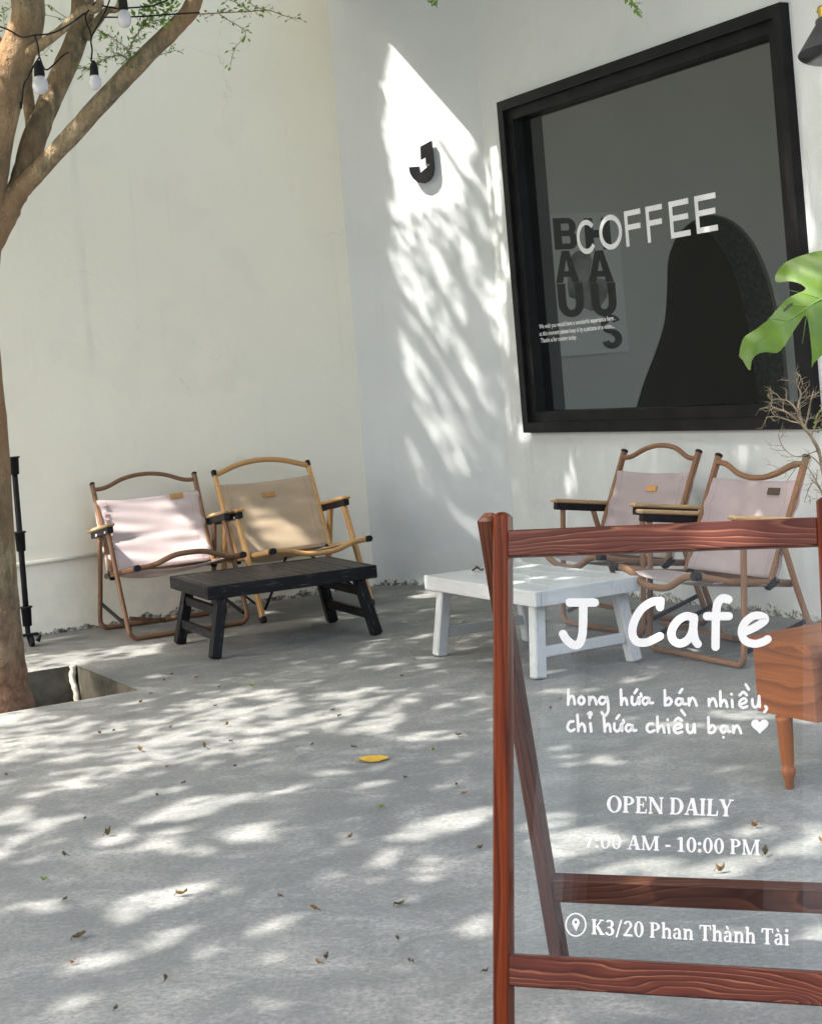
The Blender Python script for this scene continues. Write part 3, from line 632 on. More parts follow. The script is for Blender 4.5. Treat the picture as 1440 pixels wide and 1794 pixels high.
HW = [
 [(122, 612), (120, 700)], [(120, 688), (132, 655), (150, 652), (157, 675), (160, 697)],
 [(246, 655), (247, 700)], [(247, 685), (262, 656), (280, 664), (290, 698)],
 [(346, 662), (320, 656), (306, 680), (324, 698), (346, 680), (352, 652), (361, 700), (360, 742), (341, 768), (322, 748)],
 [(437, 612), (440, 702)], [(440, 690), (455, 664), (468, 670), (475, 700)],
 [(505, 655), (503, 685), (517, 702), (536, 688), (545, 655), (548, 698)], [(545, 658), (560, 650), (557, 636)], [(520, 632), (535, 610)],
 [(602, 662), (578, 660), (568, 684), (584, 700), (602, 682), (606, 660), (612, 690), (630, 690)],
 [(701, 615), (703, 705)], [(703, 682), (724, 660), (742, 680), (728, 702), (705, 703)],
 [(802, 667), (778, 667), (768, 690), (785, 705), (802, 688), (806, 665), (812, 695), (830, 697)], [(790, 630), (806, 608)],
 [(845, 665), (848, 705)], [(848, 692), (862, 662), (880, 672), (892, 706)],
 [(966, 668), (968, 708)], [(968, 692), (988, 665), (1002, 675), (1012, 710)],
 [(1035, 622), (1037, 710)], [(1037, 697), (1055, 675), (1068, 682), (1077, 714)],
 [(1105, 674), (1109, 716)], [(1102, 638), (1103, 639)],
 [(1152, 702), (1190, 684), (1180, 664), (1154, 680), (1152, 706), (1172, 720), (1196, 712)], [(1152, 645), (1174, 626), (1194, 644)], [(1188, 580), (1206, 610)],
 [(1228, 670), (1229, 702), (1246, 718), (1262, 700), (1268, 650)], [(1268, 650), (1272, 715)], [(1306, 712), (1314, 726), (1300, 746)],
 [(155, 802), (132, 808), (121, 840), (140, 860), (162, 850)],
 [(180, 765), (185, 860)], [(185, 842), (205, 815), (221, 830), (226, 862)],
 [(258, 815), (263, 862)], [(246, 756), (258, 748), (264, 760), (254, 770), (255, 780)],
 [(338, 770), (345, 862)], [(345, 842), (360, 818), (372, 825), (379, 862)],
 [(402, 815), (402, 845), (416, 862), (436, 848), (445, 815), (448, 858)], [(445, 817), (459, 808), (456, 795)], [(415, 785), (431, 765)],
 [(506, 826), (482, 822), (470, 845), (486, 862), (505, 846), (509, 822), (515, 855), (532, 855)],
 [(632, 816), (606, 820), (597, 848), (615, 866), (642, 856)],
 [(660, 775), (662, 865)], [(662, 852), (682, 828), (695, 835), (703, 868)],
 [(726, 828), (731, 870)], [(722, 792), (723, 793)],
 [(765, 850), (805, 836), (795, 818), (768, 828), (760, 854), (776, 872), (808, 865)], [(765, 800), (785, 781), (806, 796)], [(804, 735), (826, 764)],
 [(840, 820), (841, 855), (858, 872), (875, 855), (882, 820)], [(882, 822), (886, 868)],
 [(966, 778), (970, 870)], [(970, 848), (990, 825), (1008, 845), (995, 868), (972, 870)],
 [(1076, 832), (1052, 830), (1040, 850), (1056, 870), (1074, 852), (1079, 830), (1085, 862), (1098, 864)], [(1057, 897), (1058, 898)],
 [(1115, 830), (1118, 870)], [(1118, 856), (1135, 828), (1150, 840), (1162, 872)]]
for pts in HW: st.line(pts, 8.4, len(pts) > 2, True, 5)
st.line([(207 + 17 * math.cos(a), 677 + 22 * math.sin(a)) for a in np.linspace(0, 2 * math.pi, 15)[:-1]], 9, False, False, closed=True)
ht = [(1275 + 52 * (math.sin(t) ** 3), 828 - 3.1 * (13 * math.cos(t) - 5 * math.cos(2 * t) - 2 * math.cos(3 * t) - math.cos(4 * t))) for t in np.linspace(0, 2 * math.pi, 33)[:-1]]
st.poly(ht)
sub(st.build('lettering', M['sun_white']), sign)['label'] = 'two handwritten white lines with a heart'

# bold serif alphabet (cap height 1), drawn with stems, slabs and rings
def serif(st, text, f, gap=.1):
    """f maps (x, y) in cap-height units to the drawing plane; returns advance"""
    T, t = .185, .085; x = 0.0
    def Q(*p): st.poly([f(a, b) for a, b in p])
    def stem(x0, y0=0, y1=1, w=T, sb=True, stp=True, e=.07):
        Q((x0, y0), (x0 + w, y0), (x0 + w, y1), (x0, y1))
        if sb: Q((x0 - e, y0), (x0 + w + e, y0), (x0 + w + e, y0 + t), (x0 - e, y0 + t))
        if stp: Q((x0 - e, y1 - t), (x0 + w + e, y1 - t), (x0 + w + e, y1), (x0 - e, y1))
    def rg(cx, cy, rx, ry, wx, wy, a0=0, a1=360):
        A = np.radians(np.linspace(a0, a1, 25)); o = [(cx + rx * math.cos(a), cy + ry * math.sin(a)) for a in A]; i = [(cx + (rx - wx) * math.cos(a), cy + (ry - wy) * math.sin(a)) for a in A]
        L = st.n * (st.l + st.st * st.k); st.k += 1
        vs = [st.fn(*f(*p)) + L for p in o + i]; st.mb.add(vs, [(k, k + 1, 26 + k, 25 + k) for k in range(24)])
    def diag(a, b, w): Q((a[0] - w / 2, a[1]), (a[0] + w / 2, a[1]), (b[0] + w / 2, b[1]), (b[0] - w / 2, b[1]))
    def slab(x0, x1, y0): Q((x0, y0), (x1, y0), (x1, y0 + t), (x0, y0 + t))
    for ch in text:
        if ch == ' ': x += .3; continue
        if ch == 'O': rg(x + .42, .5, .42, .52, .2, .08); x += .84
        elif ch == '0': rg(x + .3, .5, .3, .52, .175, .08); x += .6
        elif ch == 'P': stem(x + .07); rg(x + .3, .73, .34, .27, .18, t, -90, 90); slab(x + .2, x + .32, 1 - t); slab(x + .2, x + .32, .46); x += .66
        elif ch == 'D': stem(x + .07); rg(x + .33, .5, .43, .5, .2, t, -90, 90); slab(x + .2, x + .35, 1 - t); slab(x + .2, x + .35, 0); x += .78
        elif ch == 'E':
            stem(x + .07); slab(x + .2, x + .62, 0); slab(x + .2, x + .6, 1 - t); slab(x + .2, x + .46, .47)
            Q((x + .54, t), (x + .62, t), (x + .64, .27), (x + .58, .27)); Q((x + .52, 1 - t), (x + .6, 1 - t), (x + .6, .75), (x + .55, .75)); Q((x + .4, .38), (x + .46, .38), (x + .46, .64), (x + .4, .64)); x += .66
        elif ch == 'L': stem(x + .07); slab(x + .2, x + .62, 0); Q((x + .53, t), (x + .62, t), (x + .64, .32), (x + .57, .32)); x += .65
        elif ch == 'I': stem(x + .07); x += .34
        elif ch == 'N': stem(x + .08, w=.09); stem(x + .68, w=.09, sb=False); diag((x + .72, 0), (x + .14, 1), .2); x += .85
        elif ch == 'M': stem(x + .07, w=.09); stem(x + .82, w=T); diag((x + .46, 0), (x + .14, 1), .17); diag((x + .5, 0), (x + .86, 1), .09); x += 1.08
        elif ch == 'A': diag((x + .09, 0), (x + .38, 1), .09); diag((x + .64, 0), (x + .4, 1), .21); slab(x + .18, x + .58, .28); slab(x - .02, x + .24, 0); slab(x + .48, x + .82, 0); x += .78
        elif ch == 'Y': stem(x + .28, 0, .5, stp=False); diag((x + .36, .42), (x + .12, 1), .21); diag((x + .4, .42), (x + .64, 1), .09); slab(x - .03, x + .3, 1 - t); slab(x + .5, x + .78, 1 - t); x += .74
        elif ch == 'T': stem(x + .26, stp=False); slab(x, x + .72, 1 - t); Q((x, .72), (x + .06, .72), (x + .09, 1 - t), (x, 1 - t)); Q((x + .66, .72), (x + .72, .72), (x + .72, 1 - t), (x + .63, 1 - t)); x += .72
        elif ch == 'K': stem(x + .07); diag((x + .3, .48), (x + .62, 1), .1); diag((x + .66, 0), (x + .36, .55), .21); slab(x + .5, x + .82, 0); slab(x + .5, x + .76, 1 - t); x += .78
        elif ch == '7': slab(x, x + .56, .88); Q((x, .72), (x + .07, .72), (x + .07, .88), (x, .88)); diag((x + .2, 0), (x + .48, .93), .19); x += .58
        elif ch == '1': stem(x + .16, stp=False, e=.12); Q((x + .02, .8), (x + .16, .84), (x + .16, 1), (x + .02, .9)); x += .5
        elif ch == '2': rg(x + .27, .72, .27, .29, .17, .1, -25, 165); diag((x + .1, .1), (x + .42, .62), .15); slab(x, x + .56, 0); slab(x, x + .56, .06); x += .58
        elif ch == '3': rg(x + .26, .74, .26, .27, .17, .09, -90, 150); rg(x + .26, .27, .29, .29, .18, .09, -160, 90); slab(x + .14, x + .3, .47); x += .57
        elif ch == ':': rg(x + .12, .12, .11, .12, .11, .12); rg(x + .12, .6, .11, .12, .11, .12); x += .25
        elif ch == '/': diag((x + .05, -.1), (x + .36, 1.05), .1); x += .42
        elif ch == '-': Q((x, .3), (x + .32, .3), (x + .32, .43), (x, .43)); x += .34
        elif ch in 'hn': 
            stem(x + .06, 0, 1.04 if ch == 'h' else .7, w=.16, stp=False, e=.05); Q((x, .93 if ch == 'h' else .61), (x + .07, .93 if ch == 'h' else .61), (x + .07, 1.04 if ch == 'h' else .7), (x, 1.04 if ch == 'h' else .7))
            rg(x + .36, .44, .22, .27, .16, .12, 0, 150); stem(x + .42, 0, .45, w=.16, stp=False, e=.05); x += .64
        elif ch in 'aà':
            rg(x + .25, .47, .23, .25, .16, .09, 0, 165); stem(x + .32, .03, .48, w=.16, sb=False, stp=False); slab(x + .32, x + .55, 0); rg(x + .2, .2, .2, .21, .15, .08, 60, 330)
            if ch == 'à': Q((x + .1, 1.02), (x + .25, 1.02), (x + .32, .8), (x + .22, .8))
            x += .56
        elif ch == 'i': stem(x + .06, 0, .7, w=.16, stp=False, e=.05); Q((x, .61), (x + .07, .61), (x + .07, .7), (x, .7)); rg(x + .14, .93, .1, .11, .1, .11); x += .3
        x += gap
    return x - gap
class Null:
    def __init__(s): s.n = Vector((0, 0, 0)); s.l = s.st = s.k = 0; s.mb = MB()
    def fn(s, x, y): return Vector((0, 0, 0))
    def poly(s, p): pass
def put_serif(text, bl, br, tl, tr, gap=.1):
    adv = serif(Null(), text, lambda a, b: (0, 0), gap)
    bl, br, tl, tr = (np.array(p, float) for p in (bl, br, tl, tr))
    st = Strokes(zS(3.0, 960, 1380), SN, .0005, .00003)
    def f(a, b):
        u = a / adv; p = (bl * (1 - u) + br * u) * (1 - b) + (tl * (1 - u) + tr * u) * b; return p[0], p[1]
    serif(st, text, f, gap); return st
sub(put_serif('OPEN DAILY', (308, 128), (968, 152), (308, 41), (972, 62), .06).build('lettering', M['sun_white']), sign)['label'] = 'white serif line OPEN DAILY'
sub(put_serif('7:00 AM - 10:00 PM', (190, 314), (1112, 355), (190, 241), (1112, 274), .08).build('lettering', M['sun_white']), sign)['label'] = 'white serif line of opening hours'
st = put_serif('K3/20 Phan Thành Tài', (228, 770), (1268, 829), (228, 690), (1268, 745), .07)
sub(st.build('lettering', M['sun_white']), sign)['label'] = 'white serif street address line'
st.mb = MB()
A = np.linspace(0, 2 * math.pi, 41)
L_ = SN * .0009
o = [(146 + 56 * math.cos(a), 720 + 63 * math.sin(a)) for a in A]; i_ = [(146 + 48 * math.cos(a), 720 + 55 * math.sin(a)) for a in A]
st.mb.add([st.fn(*p) + L_ for p in o + i_], [(k, k + 1, 42 + k, 41 + k) for k in range(40)])
pin_o = [(146 + 20 * math.cos(a), 708 + 22 * math.sin(a)) for a in np.linspace(R(150), R(390), 16)] + [(147, 755)]
pin_h = [(146 + 7 * math.cos(a), 706 + 8 * math.sin(a)) for a in np.linspace(0, 2 * math.pi, 13)[:-1]]
lo = [[st.fn(*p) + L_ for p in pin_o], [st.fn(*p) + L_ for p in pin_h]]; st.mb.add([p for l in lo for p in l], [tuple(t) for t in tessellate_polygon(lo)])
sub(st.build('map_pin', M['sun_white']), sign)['label'] = 'white map pin in a ring'

# ------------------------------------------------------------------ folding chairs
def chair(label, loc, rz, fabric, wood, kind, bow, badge, group='folding camp chairs', wr=1.0, seed=0, fy=-.455, ly=-.36):
    rs = random.Random(seed)
    t = empty('camp_chair', loc, rz); tag(t, label, 'chair', group)
    def p(mb, name, m): return mb.build(name, m, t)
    sx = .25
    # seat side rails, rear bar and bowed front bar
    for s in (-1, 1):
        m = MB(); m.tube([(s * sx, .06, .262), (s * sx, -.2, .298), (s * sx, fy, .335)], .0135, 10); r_ = p(m, 'seat_rail', M[wood])
        m = MB(); m.tube([(s * sx, fy + .012, .333), (s * sx, fy - .016, .337)], .0155, 10); m.build('end_cap', M['blackmetal'], r_)
    dz = .045 if bow[1] == 'u' else (-.035 if fy < -.4 else -.055)
    m = MB(); m.tube(crom([(-sx, fy + .012, .333), (-.17, fy + .005, .333 + dz * .15), (-.08, fy, .333 + dz * .85), (0, fy, .333 + dz), (.08, fy, .333 + dz * .85), (.17, fy + .005, .333 + dz * .15), (sx, fy + .012, .333)], 5), .0125, 10); p(m, 'front_bar', M[wood])
    m = MB(); m.tube([(-sx, .055, .263), (sx, .055, .263)], .011, 8); p(m, 'rear_bar', M[wood])
    # seat canvas slung between the rails
    nx, ny = 18, 16; vs = []; lc = []
    for i in range(nx + 1):
        for j in range(ny + 1):
            u, v = i / nx * 2 - 1, j / ny; x = u * (sx + .012); y = .035 - v * (-.025 - fy)
            z = .262 + (.06 - y) * .1415 + .014 - .045 * (1 - u * u) ** 1.0 * (1 - .25 * v) + .004 * math.sin(7 * v + 3 * u)
            if abs(u) > .97: z -= .016
            vs.append((x, y, z)); lc.append((x, y, z))
    m = MB(); m.add(vs, [(i * (ny + 1) + j, (i + 1) * (ny + 1) + j, (i + 1) * (ny + 1) + j + 1, i * (ny + 1) + j + 1) for i in range(nx) for j in range(ny)], lc, True)
    o = p(m, 'seat', M[fabric]); sd = o.modifiers.new('thick', 'SOLIDIFY'); sd.thickness = .003
    # back posts
    B0, T0_ = Vector((sx, -.03, .27)), Vector((sx + .006, .17, .70)); bd = (T0_ - B0)
    for s in (-1, 1):
        m = MB(); a = Vector((s * B0.x, B0.y, B0.z)); b = Vector((s * T0_.x, T0_.y, T0_.z)); m.beam(a, b, .024, .02, (1, 0, 0), .004); q_ = p(m, 'back_post', M[wood])
        m = MB(); d = (b - a).normalized(); m.beam(b - d * (.03 if kind == 'B' else .012), b + d * .004, .0265, .0225, (1, 0, 0), .004); m.build('post_cap', M['blackmetal'], q_)
        m = MB(); m.beam((s * sx, -.05, .262), (s * sx, .0, .285), .03, .028, (1, 0, 0), .004); p(m, 'hinge', M['blackmetal'])
    # bowed top rail
    nrm = Vector((0, -bd.z, bd.y)).normalized(); c = B0 + bd * (.93 if kind == 'A' else .955); k = .055 * (1 if bow[0] == 'u' else -1)
    up = bd.copy(); up.x = 0; up.normalize()
    pr = [(-1, 0), (-.86, .02), (-.72, .18), (-.45, .7), (-.2, .95), (0, 1), (.2, .95), (.45, .7), (.72, .18), (.86, .02), (1, 0)] if kind == 'A' else [(-1, 0), (-.8, .3), (-.55, .68), (-.28, .92), (0, 1), (.28, .92), (.55, .68), (.8, .3), (1, 0)]
    m = MB(); m.tube(crom([Vector((u * sx, c.y, c.z)) + up * (k * h_) for u, h_ in pr], 4), .0105 if kind == 'A' else .0135, 10); p(m, 'top_rail', M[wood])
    # back canvas
    nx, ny = 34, 26; vs = []; lc = []; f0, f1 = .04, (.80 if kind == 'A' else .83); ph = rs.random() * 6
    for i in range(nx + 1):
        for j in range(ny + 1):
            u, v = i / nx * 2 - 1, j / ny; x = u * (sx + .017); q = B0 + bd * (f0 + (f1 - f0) * v + .012 * (abs(u) ** 2 - 1) * (1 if v > .5 else -1) * abs(v - .5) * 2)
            edge = max(0, (abs(u) - .9) / .1)
            dep = -.012 + .028 * (1 - u * u) * (.35 + .65 * (1 - v))            # sag backwards
            fold = wr * 1.4 * (.0045 * math.sin(17 * v + 2.2 * math.sin(1.7 * u + ph) + ph) + .003 * math.sin(31 * v + 4 * u + ph * 2)) * (.35 + .65 * min(1, abs(u) * 1.3))
            fold += wr * .011 * math.exp(-((v - .42 - .05 * math.cos(2 * u)) / .05) ** 2) * (1 - u * u)
            fold += wr * .004 * math.exp(-((u - .78) / .03) ** 2) * math.sin(42 * v + ph)
            dd = dep + fold + edge * edge * .022
            vs.append((x, q.y - nrm.y * dd * -1 * -1, q.z - nrm.z * dd)); lc.append((x, v * .4, 0))
    m = MB(); m.add(vs, [(i * (ny + 1) + j, (i + 1) * (ny + 1) + j, (i + 1) * (ny + 1) + j + 1, i * (ny + 1) + j + 1) for i in range(nx) for j in range(ny)], lc, True)
    bk = p(m, 'backrest', M[fabric]); sd = bk.modifiers.new('thick', 'SOLIDIFY'); sd.thickness = .003
    # sewn seams and badge sit on the canvas
    def canvas(u, v):
        i = min(nx, max(0, round((u + 1) / 2 * nx))); j = min(ny, max(0, round(v * ny))); return Vector(vs[i * (ny + 1) + j])
    if kind == 'A' and bow == 'uu':
        for k in range(7):
            m = MB(); cc = canvas(-.80, .93 - k * .105); m.beam(cc + nrm * .0045 - Vector((.013, 0, 0)), cc + nrm * .0045 + Vector((.011, 0, 0)), .013, .002, nrm, .0006)
            m.build('lace_tab', M['lace'], bk)
    bu, bv, bmat = badge
    cc = canvas(bu, bv); m = MB(); m.beam(cc + nrm * .004 - Vector((.034, 0, 0)), cc + nrm * .004 + Vector((.034, 0, 0)), .026, .003, nrm, .001); m.build('badge', M[bmat], bk)
    # arms
    for s in (-1, 1):
        m = MB(); m.beam((s * .283, .16, .472), (s * .283, -.2, .523), .042, .016, (0, 0, 1), .005, ec=.008); a_ = p(m, 'armrest', M['armwood' if kind == 'A' else wood])
        m = MB(); m.beam((s * .283, .11, .459), (s * .283, -.187, .501), .03, .036, (0, 0, 1), .003); m.build('bracket', M['blackmetal'], a_)
        for yy, zz in ((-.155, .486), (.0, .464)):
            m = MB(); m.tube([(s * .297, yy, zz), (s * .3035, yy, zz)], .006, 8); m.build('rivet', M['brass' if False else 'pipe'], a_)
    # legs
    if kind == 'A':
        for yt, yb, zt in ((-.15, ly, .486), (.0, .12, .466)):
            pts = [(-.283, yt, zt), (-.283, yt + (yb - yt) * .5, zt * .5 + .006), (-.283, yb * .97 + yt * .03, .062), (-.276, yb, .03), (-.255, yb, .014), (-.22, yb, .0125), (0, yb, .0125), (.22, yb, .0125), (.255, yb, .014), (.276, yb, .03), (.283, yb * .97 + yt * .03, .062), (.283, yt + (yb - yt) * .5, zt * .5 + .006), (.283, yt, zt)]
            m = MB(); m.tube(crom(pts, 4), .0115, 10); p(m, 'leg_frame', M[wood])
        for s in (-1, 1):
            m = MB(); m.beam((s * .276, .095, .13), (s * .27, ly + .015, .055), .012, .016, (0, 0, 1), .002); p(m, 'brace', M['blackmetal'])
        m = MB(); m.beam((-.262, ly + .04, .1), (-.05, ly + .2, .045), .014, .018, (0, 0, 1), .003); p(m, 'brace', M[wood])
    else:
        for s in (-1, 1):
            for yt, yb, zt in ((-.15, -.37, .486), (.0, .12, .466)):
                m = MB(); a = Vector((s * .284, yt, zt)); b = Vector((s * .284, yb, .003)); m.beam(a, b, .03, .022, (1, 0, 0), .004); l_ = p(m, 'leg', M[wood])
                m = MB(); d = (b - a).normalized(); m.beam(b - d * .03, b + d * .001, .0335, .0255, (1, 0, 0), .004); m.build('foot_cap', M['blackrubber'], l_)
            m = MB(); m.tube([(s * .268, .105, .16), (s * .268, -.335, .06)], .0055, 8); p(m, 'brace', M['blackmetal'])
            m = MB(); m.tube([(s * .262, -.345, .06), (s * .06, -.18, .27)], .0065, 8); p(m, 'brace', M['blackmetal'])
    return t
X1 = R(26); f1 = Vector((math.sin(X1), -math.cos(X1), 0)); x1 = Vector((math.cos(X1), math.sin(X1), 0))
o1 = onz(228, 1125) + x1 * .283 - f1 * .36
ch1 = chair('pale pink canvas chair with brown tube legs beside the tree trunk', o1, X1, 'pink', 'brownwood', 'A', 'uu', (.5, .95, 'badge'), seed=3)
X2 = R(29); f2 = Vector((math.sin(X2), -math.cos(X2), 0)); x2 = Vector((math.cos(X2), math.sin(X2), 0))
o2 = onz(463, 1092) + x2 * .284 - f2 * .37
ch2 = chair('tan canvas chair with yellow pine legs behind the black table', o2, X2, 'tan', 'pine', 'B', 'ud', (.0, .80, 'badge'), wr=.55, seed=5)
def back_at(px_, py_, th):      # origin so that the middle of the back-post tops (z .70) falls on this pixel
    p = onz(px_, py_, .70); d = Vector((-math.sin(th), math.cos(th), 0)); return Vector((p.x, p.y, 0)) - d * .17
X3 = R(-62); ch3 = chair('mauve canvas chair with an upward arched back rail and small orange badge', back_at(1157, 789, X3), X3, 'mauve', 'brownwood', 'A', 'ud', (.05, .80, 'badge'), wr=.45, seed=8, fy=-.335, ly=-.19)
X4 = R(-64); ch4 = chair('mauve canvas chair with a sagging wavy back rail and dark badge', back_at(1333, 797, X4), X4, 'mauve', 'brownwood', 'A', 'dd', (.5, .90, 'darkbadge'), wr=.5, seed=11, fy=-.335, ly=-.19)
for ob in list(ch4.children): pass

# ------------------------------------------------------------------ low tables
def table(label, corners, z, wood, top, slats, rungs, legw, feet):
    """corners: left end, near corner, right end on the top plane"""
    a, b, c = corners; d = c + (a - b); cen = (a + c) / 2; ex = (c - b); ey = (a - b); Lx, Ly = ex.length, ey.length
    rz = math.atan2(ex.y, ex.x); t = empty('low_table', (cen.x, cen.y, 0), rz); tag(t, label, 'table', 'low wooden tables')
    th = .055
    m = MB()
    for s in (-1, 1):
        m.beam((-Lx / 2, s * (Ly / 2 - .011), z - th / 2), (Lx / 2, s * (Ly / 2 - .011), z - th / 2), .022, th, (0, 0, 1), .003)
        m.beam((s * (Lx / 2 - .011), -Ly / 2 + .0225, z - th / 2), (s * (Lx / 2 - .011), Ly / 2 - .0225, z - th / 2), .022, th - .002, (0, 0, 1), .002)
    m.build('apron', M[wood], t)
    m = MB()
    if slats > 4:
        n = slats; w = (Lx - .046) / n
        for i in range(n):
            x = -Lx / 2 + .023 + w * (i + .5); m.beam((x, -Ly / 2 + .023, z - .008 + random.uniform(-.0012, .0012)), (x, Ly / 2 - .023, z - .008 + random.uniform(-.0012, .0012)), w - .003, .014, (0, 0, 1), .002)
    else:
        n = slats; w = (Ly - .046) / n
        for i in range(n):
            y = -Ly / 2 + .023 + w * (i + .5); m.beam((-Lx / 2 + .023, y, z - .008), (Lx / 2 - .023, y, z - .008), w - .002, .014, (0, 0, 1), .0015)
    m.build('tabletop', M[top], t)
    for sx in (-1, 1):
        pr = []
        for sy in (-1, 1):
            p0 = Vector((sx * (Lx / 2 - .075), sy * (Ly / 2 - .05), z - th * .55)); p1_ = Vector((sx * (Lx / 2 - .06 + feet[0]), sy * (Ly / 2 - .045 + feet[1]), .002))
            m = MB(); m.beam(p0, p1_, legw, legw, (1, 0, 0), .005, ec=.006); m.build('leg', M[wood], t); pr.append((p0, p1_))
        for h_ in rungs[0 if sx < 0 else 1]:
            q = [a_ + (b_ - a_) * ((a_.z - h_) / (a_.z - b_.z)) for a_, b_ in pr]
            m = MB(); m.beam(q[0] + Vector((0, legw * .5, 0)), q[1] - Vector((0, legw * .5, 0)), legw * .5, legw * .8, (0, 0, 1), .003); m.build('stretcher', M[wood], t)
    return t
zb_ = .30
table('low black slatted table in front of the two left chairs', [onz(299, 1009, zb_), onz(361, 1029, zb_), onz(658, 990, zb_)], zb_, 'blackwood', 'blacktop', 17, [(.19, .09), (.19, .09)], .046, (.045, .02))
zw_ = .312
wt = table('low white painted wooden table standing by the sign', [onz(1113, 1008, zw_), onz(943, 1038, zw_), onz(747, 1009, zw_)], zw_, 'whitewood', 'whitewood', 4, [(.09,), (.09,)], .046, (.01, .03))
# dry curled twig lying on the white table
tw = MB(); q = [onz(828, 999, zw_ + .006), onz(836, 994, zw_ + .012), onz(842, 998, zw_ + .006), onz(846, 997, zw_ + .02)]
tw.tube(crom(q, 5), .004, 6); tw.tube([onz(834, 992, zw_ + .02), onz(837, 996, zw_ + .008)], .003, 6)
tag(tw.build('dry_twig', M['dleaf']), 'dark curled twig lying on the white table', 'twig')

# orange wooden side table at the right edge
nc = onz(1419, 1131, .37); ncb = onp(1429, 1268, nc, CF); ztop = .37; lcn = onz(1313, 1115, ztop)
sd_ = (lcn - nc); SLn = sd_.length; sdir = sd_.normalized(); fdir = Vector((-sdir.y, sdir.x, 0)); fdir = fdir if fdir.x > 0 else -fdir
zbot = ncb.z; print('side table', nc, lcn, SLn, zbot, sdir, fdir)
tb = empty('side_table', nc + sdir * SLn / 2 + fdir * .25 - Z * nc.z); tag(tb, 'orange varnished wooden side table with drawer and turned legs', 'side table')
WTH = .55
b_ = MB(); q0, q1, q2, q3 = nc, nc + fdir * WTH, lcn + fdir * WTH, lcn
b_.prism([p - Z * .022 for p in (q0 + fdir * .004 + sdir * .004, q1 - fdir * .004 + sdir * .004, q2 - fdir * .004 - sdir * .004, q3 + fdir * .004 - sdir * .004)], -Z, ztop - zbot - .022)
for (ax) in (b_,):
    b_.lc = [((Vector(v) - nc).dot(sdir), v[2] * 1.0, (Vector(v) - nc).dot(fdir)) for v in b_.v]
rel(b_.build('cabinet', M['orange']), tb)
b_ = MB(); b_.prism([q0 - fdir * .006 - sdir * .006, q1 + fdir * .006 - sdir * .006, q2 + fdir * .006 + sdir * .006, q3 - fdir * .006 + sdir * .006], -Z, .02)
b_.lc = [((Vector(v) - nc).dot(fdir), (Vector(v) - nc).dot(sdir), v[2]) for v in b_.v]
rel(b_.build('tabletop', M['orange']), tb)
b_ = MB(); zz = zbot + .015; dw = .24
b_.prism([q0 + fdir * .03 + Z * (zbot + .012 - ztop) - sdir * .002, q0 + fdir * .5 + Z * (zbot + .012 - ztop) - sdir * .002, q0 + fdir * .5 - Z * .034 - sdir * .002, q0 + fdir * .03 - Z * .034 - sdir * .002], -sdir, .012)
b_.lc = [((Vector(v) - nc).dot(fdir), v[2], (Vector(v) - nc).dot(sdir)) for v in b_.v]
dr = b_.build('drawer', M['orange']); rel(dr, tb)
kb = MB(); kc = q0 + fdir * .265 - sdir * .014 - Z * ((ztop - zbot) / 2 + .01); kb.tube([kc, kc - sdir * .012, kc - sdir * .02, kc - sdir * .026], [.006, .006, .013, .01], 12); sub(kb.build('handle', M['brass']), dr)
lg = onz(1383, 1382)
lp = lg - nc; sl, fl_ = lp.dot(sdir), lp.dot(fdir); print('leg offset', sl, fl_)
prof = [(.0085, 0), (.011, .003), (.0115, .022), (.015, .03), (.0185, .04), (.0185, .05), (.015, .056), (.0165, .066), (.0175, .09), (.0195, .13), (.0205, zbot - .012), (.022, zbot - .0005)]
for i, (u, v) in enumerate(((sl, fl_), (.03, WTH - .04), (SLn - .03, WTH - .04))):
    m = MB(); b = Vector((nc.x, nc.y, 0)) + sdir * u + fdir * v; m.lathe(prof, Matrix.Translation(b), 20); rel(m.build('leg', M['orange']), tb)

# ------------------------------------------------------------------ vase with dry branch, pot with split leaf plant
vc = at(1500, 1015, 4.15); vz = ztop + .002
vs_ = MB(); vs_.lathe([(.03, 0), (.05, .004), (.062, .05), (.058, .11), (.034, .16), (.026, .19), (.032, .21), (.028, .208), (.022, .19)], Matrix.Translation(Vector((nc + fdir * .27 + sdir * .1).to_tuple()[:2] + (vz,))), 28)
vse = vs_.build('vase', M['ceramic']); tag(vse, 'grey glazed vase holding the dry branch on the side table', 'vase')
VT = Vector((nc + fdir * .27 + sdir * .1).to_tuple()[:2] + (vz + .2,))
br = empty('dry_branch', VT); tag(br, 'dry twiggy branch with lichen crust in front of the cafe wall', 'branch')
bmx = MB(); rb_ = random.Random(12); BY = VT.y
def tw_path(pxs, r0, r1, dy=0.0, n=5):
    pts = [at(x, y, BY + dy * i / max(1, len(pxs) - 1) + rb_.uniform(-.01, .01)) for i, (x, y) in enumerate(pxs)]
    pp = [Vector(p) for p in crom(pts, n)]; bmx.tube(pp, list(np.linspace(r0, r1, len(pp))), 6, lump=.35); return pp
def side(pp, r, depth, ln):
    for i in range(2, len(pp) - 1, 1):
        if rb_.random() < .5:
            d = (pp[i] - pp[i - 1]).normalized(); a = rb_.choice((-1, 1)) * rb_.uniform(.5, 1.1)
            x = d * math.cos(a) + (CR * d.dot(CU) * -1 + CU * d.dot(CR)) * math.sin(a) + CF * rb_.uniform(-.5, .5); x.normalize()
            q = [pp[i]]; L = ln * rb_.uniform(.5, 1.2)
            for k in range(4): q.append(q[-1] + (x + Vector((rb_.uniform(-.35, .35), rb_.uniform(-.35, .35), rb_.uniform(-.3, .45)))).normalized() * L / 4)
            q = [Vector(p) for p in crom(q, 2)]; bmx.tube(q, list(np.linspace(r, r * .45, len(q))), 5, lump=.3)
            if depth: side(q, r * .6, depth - 1, ln * .5)
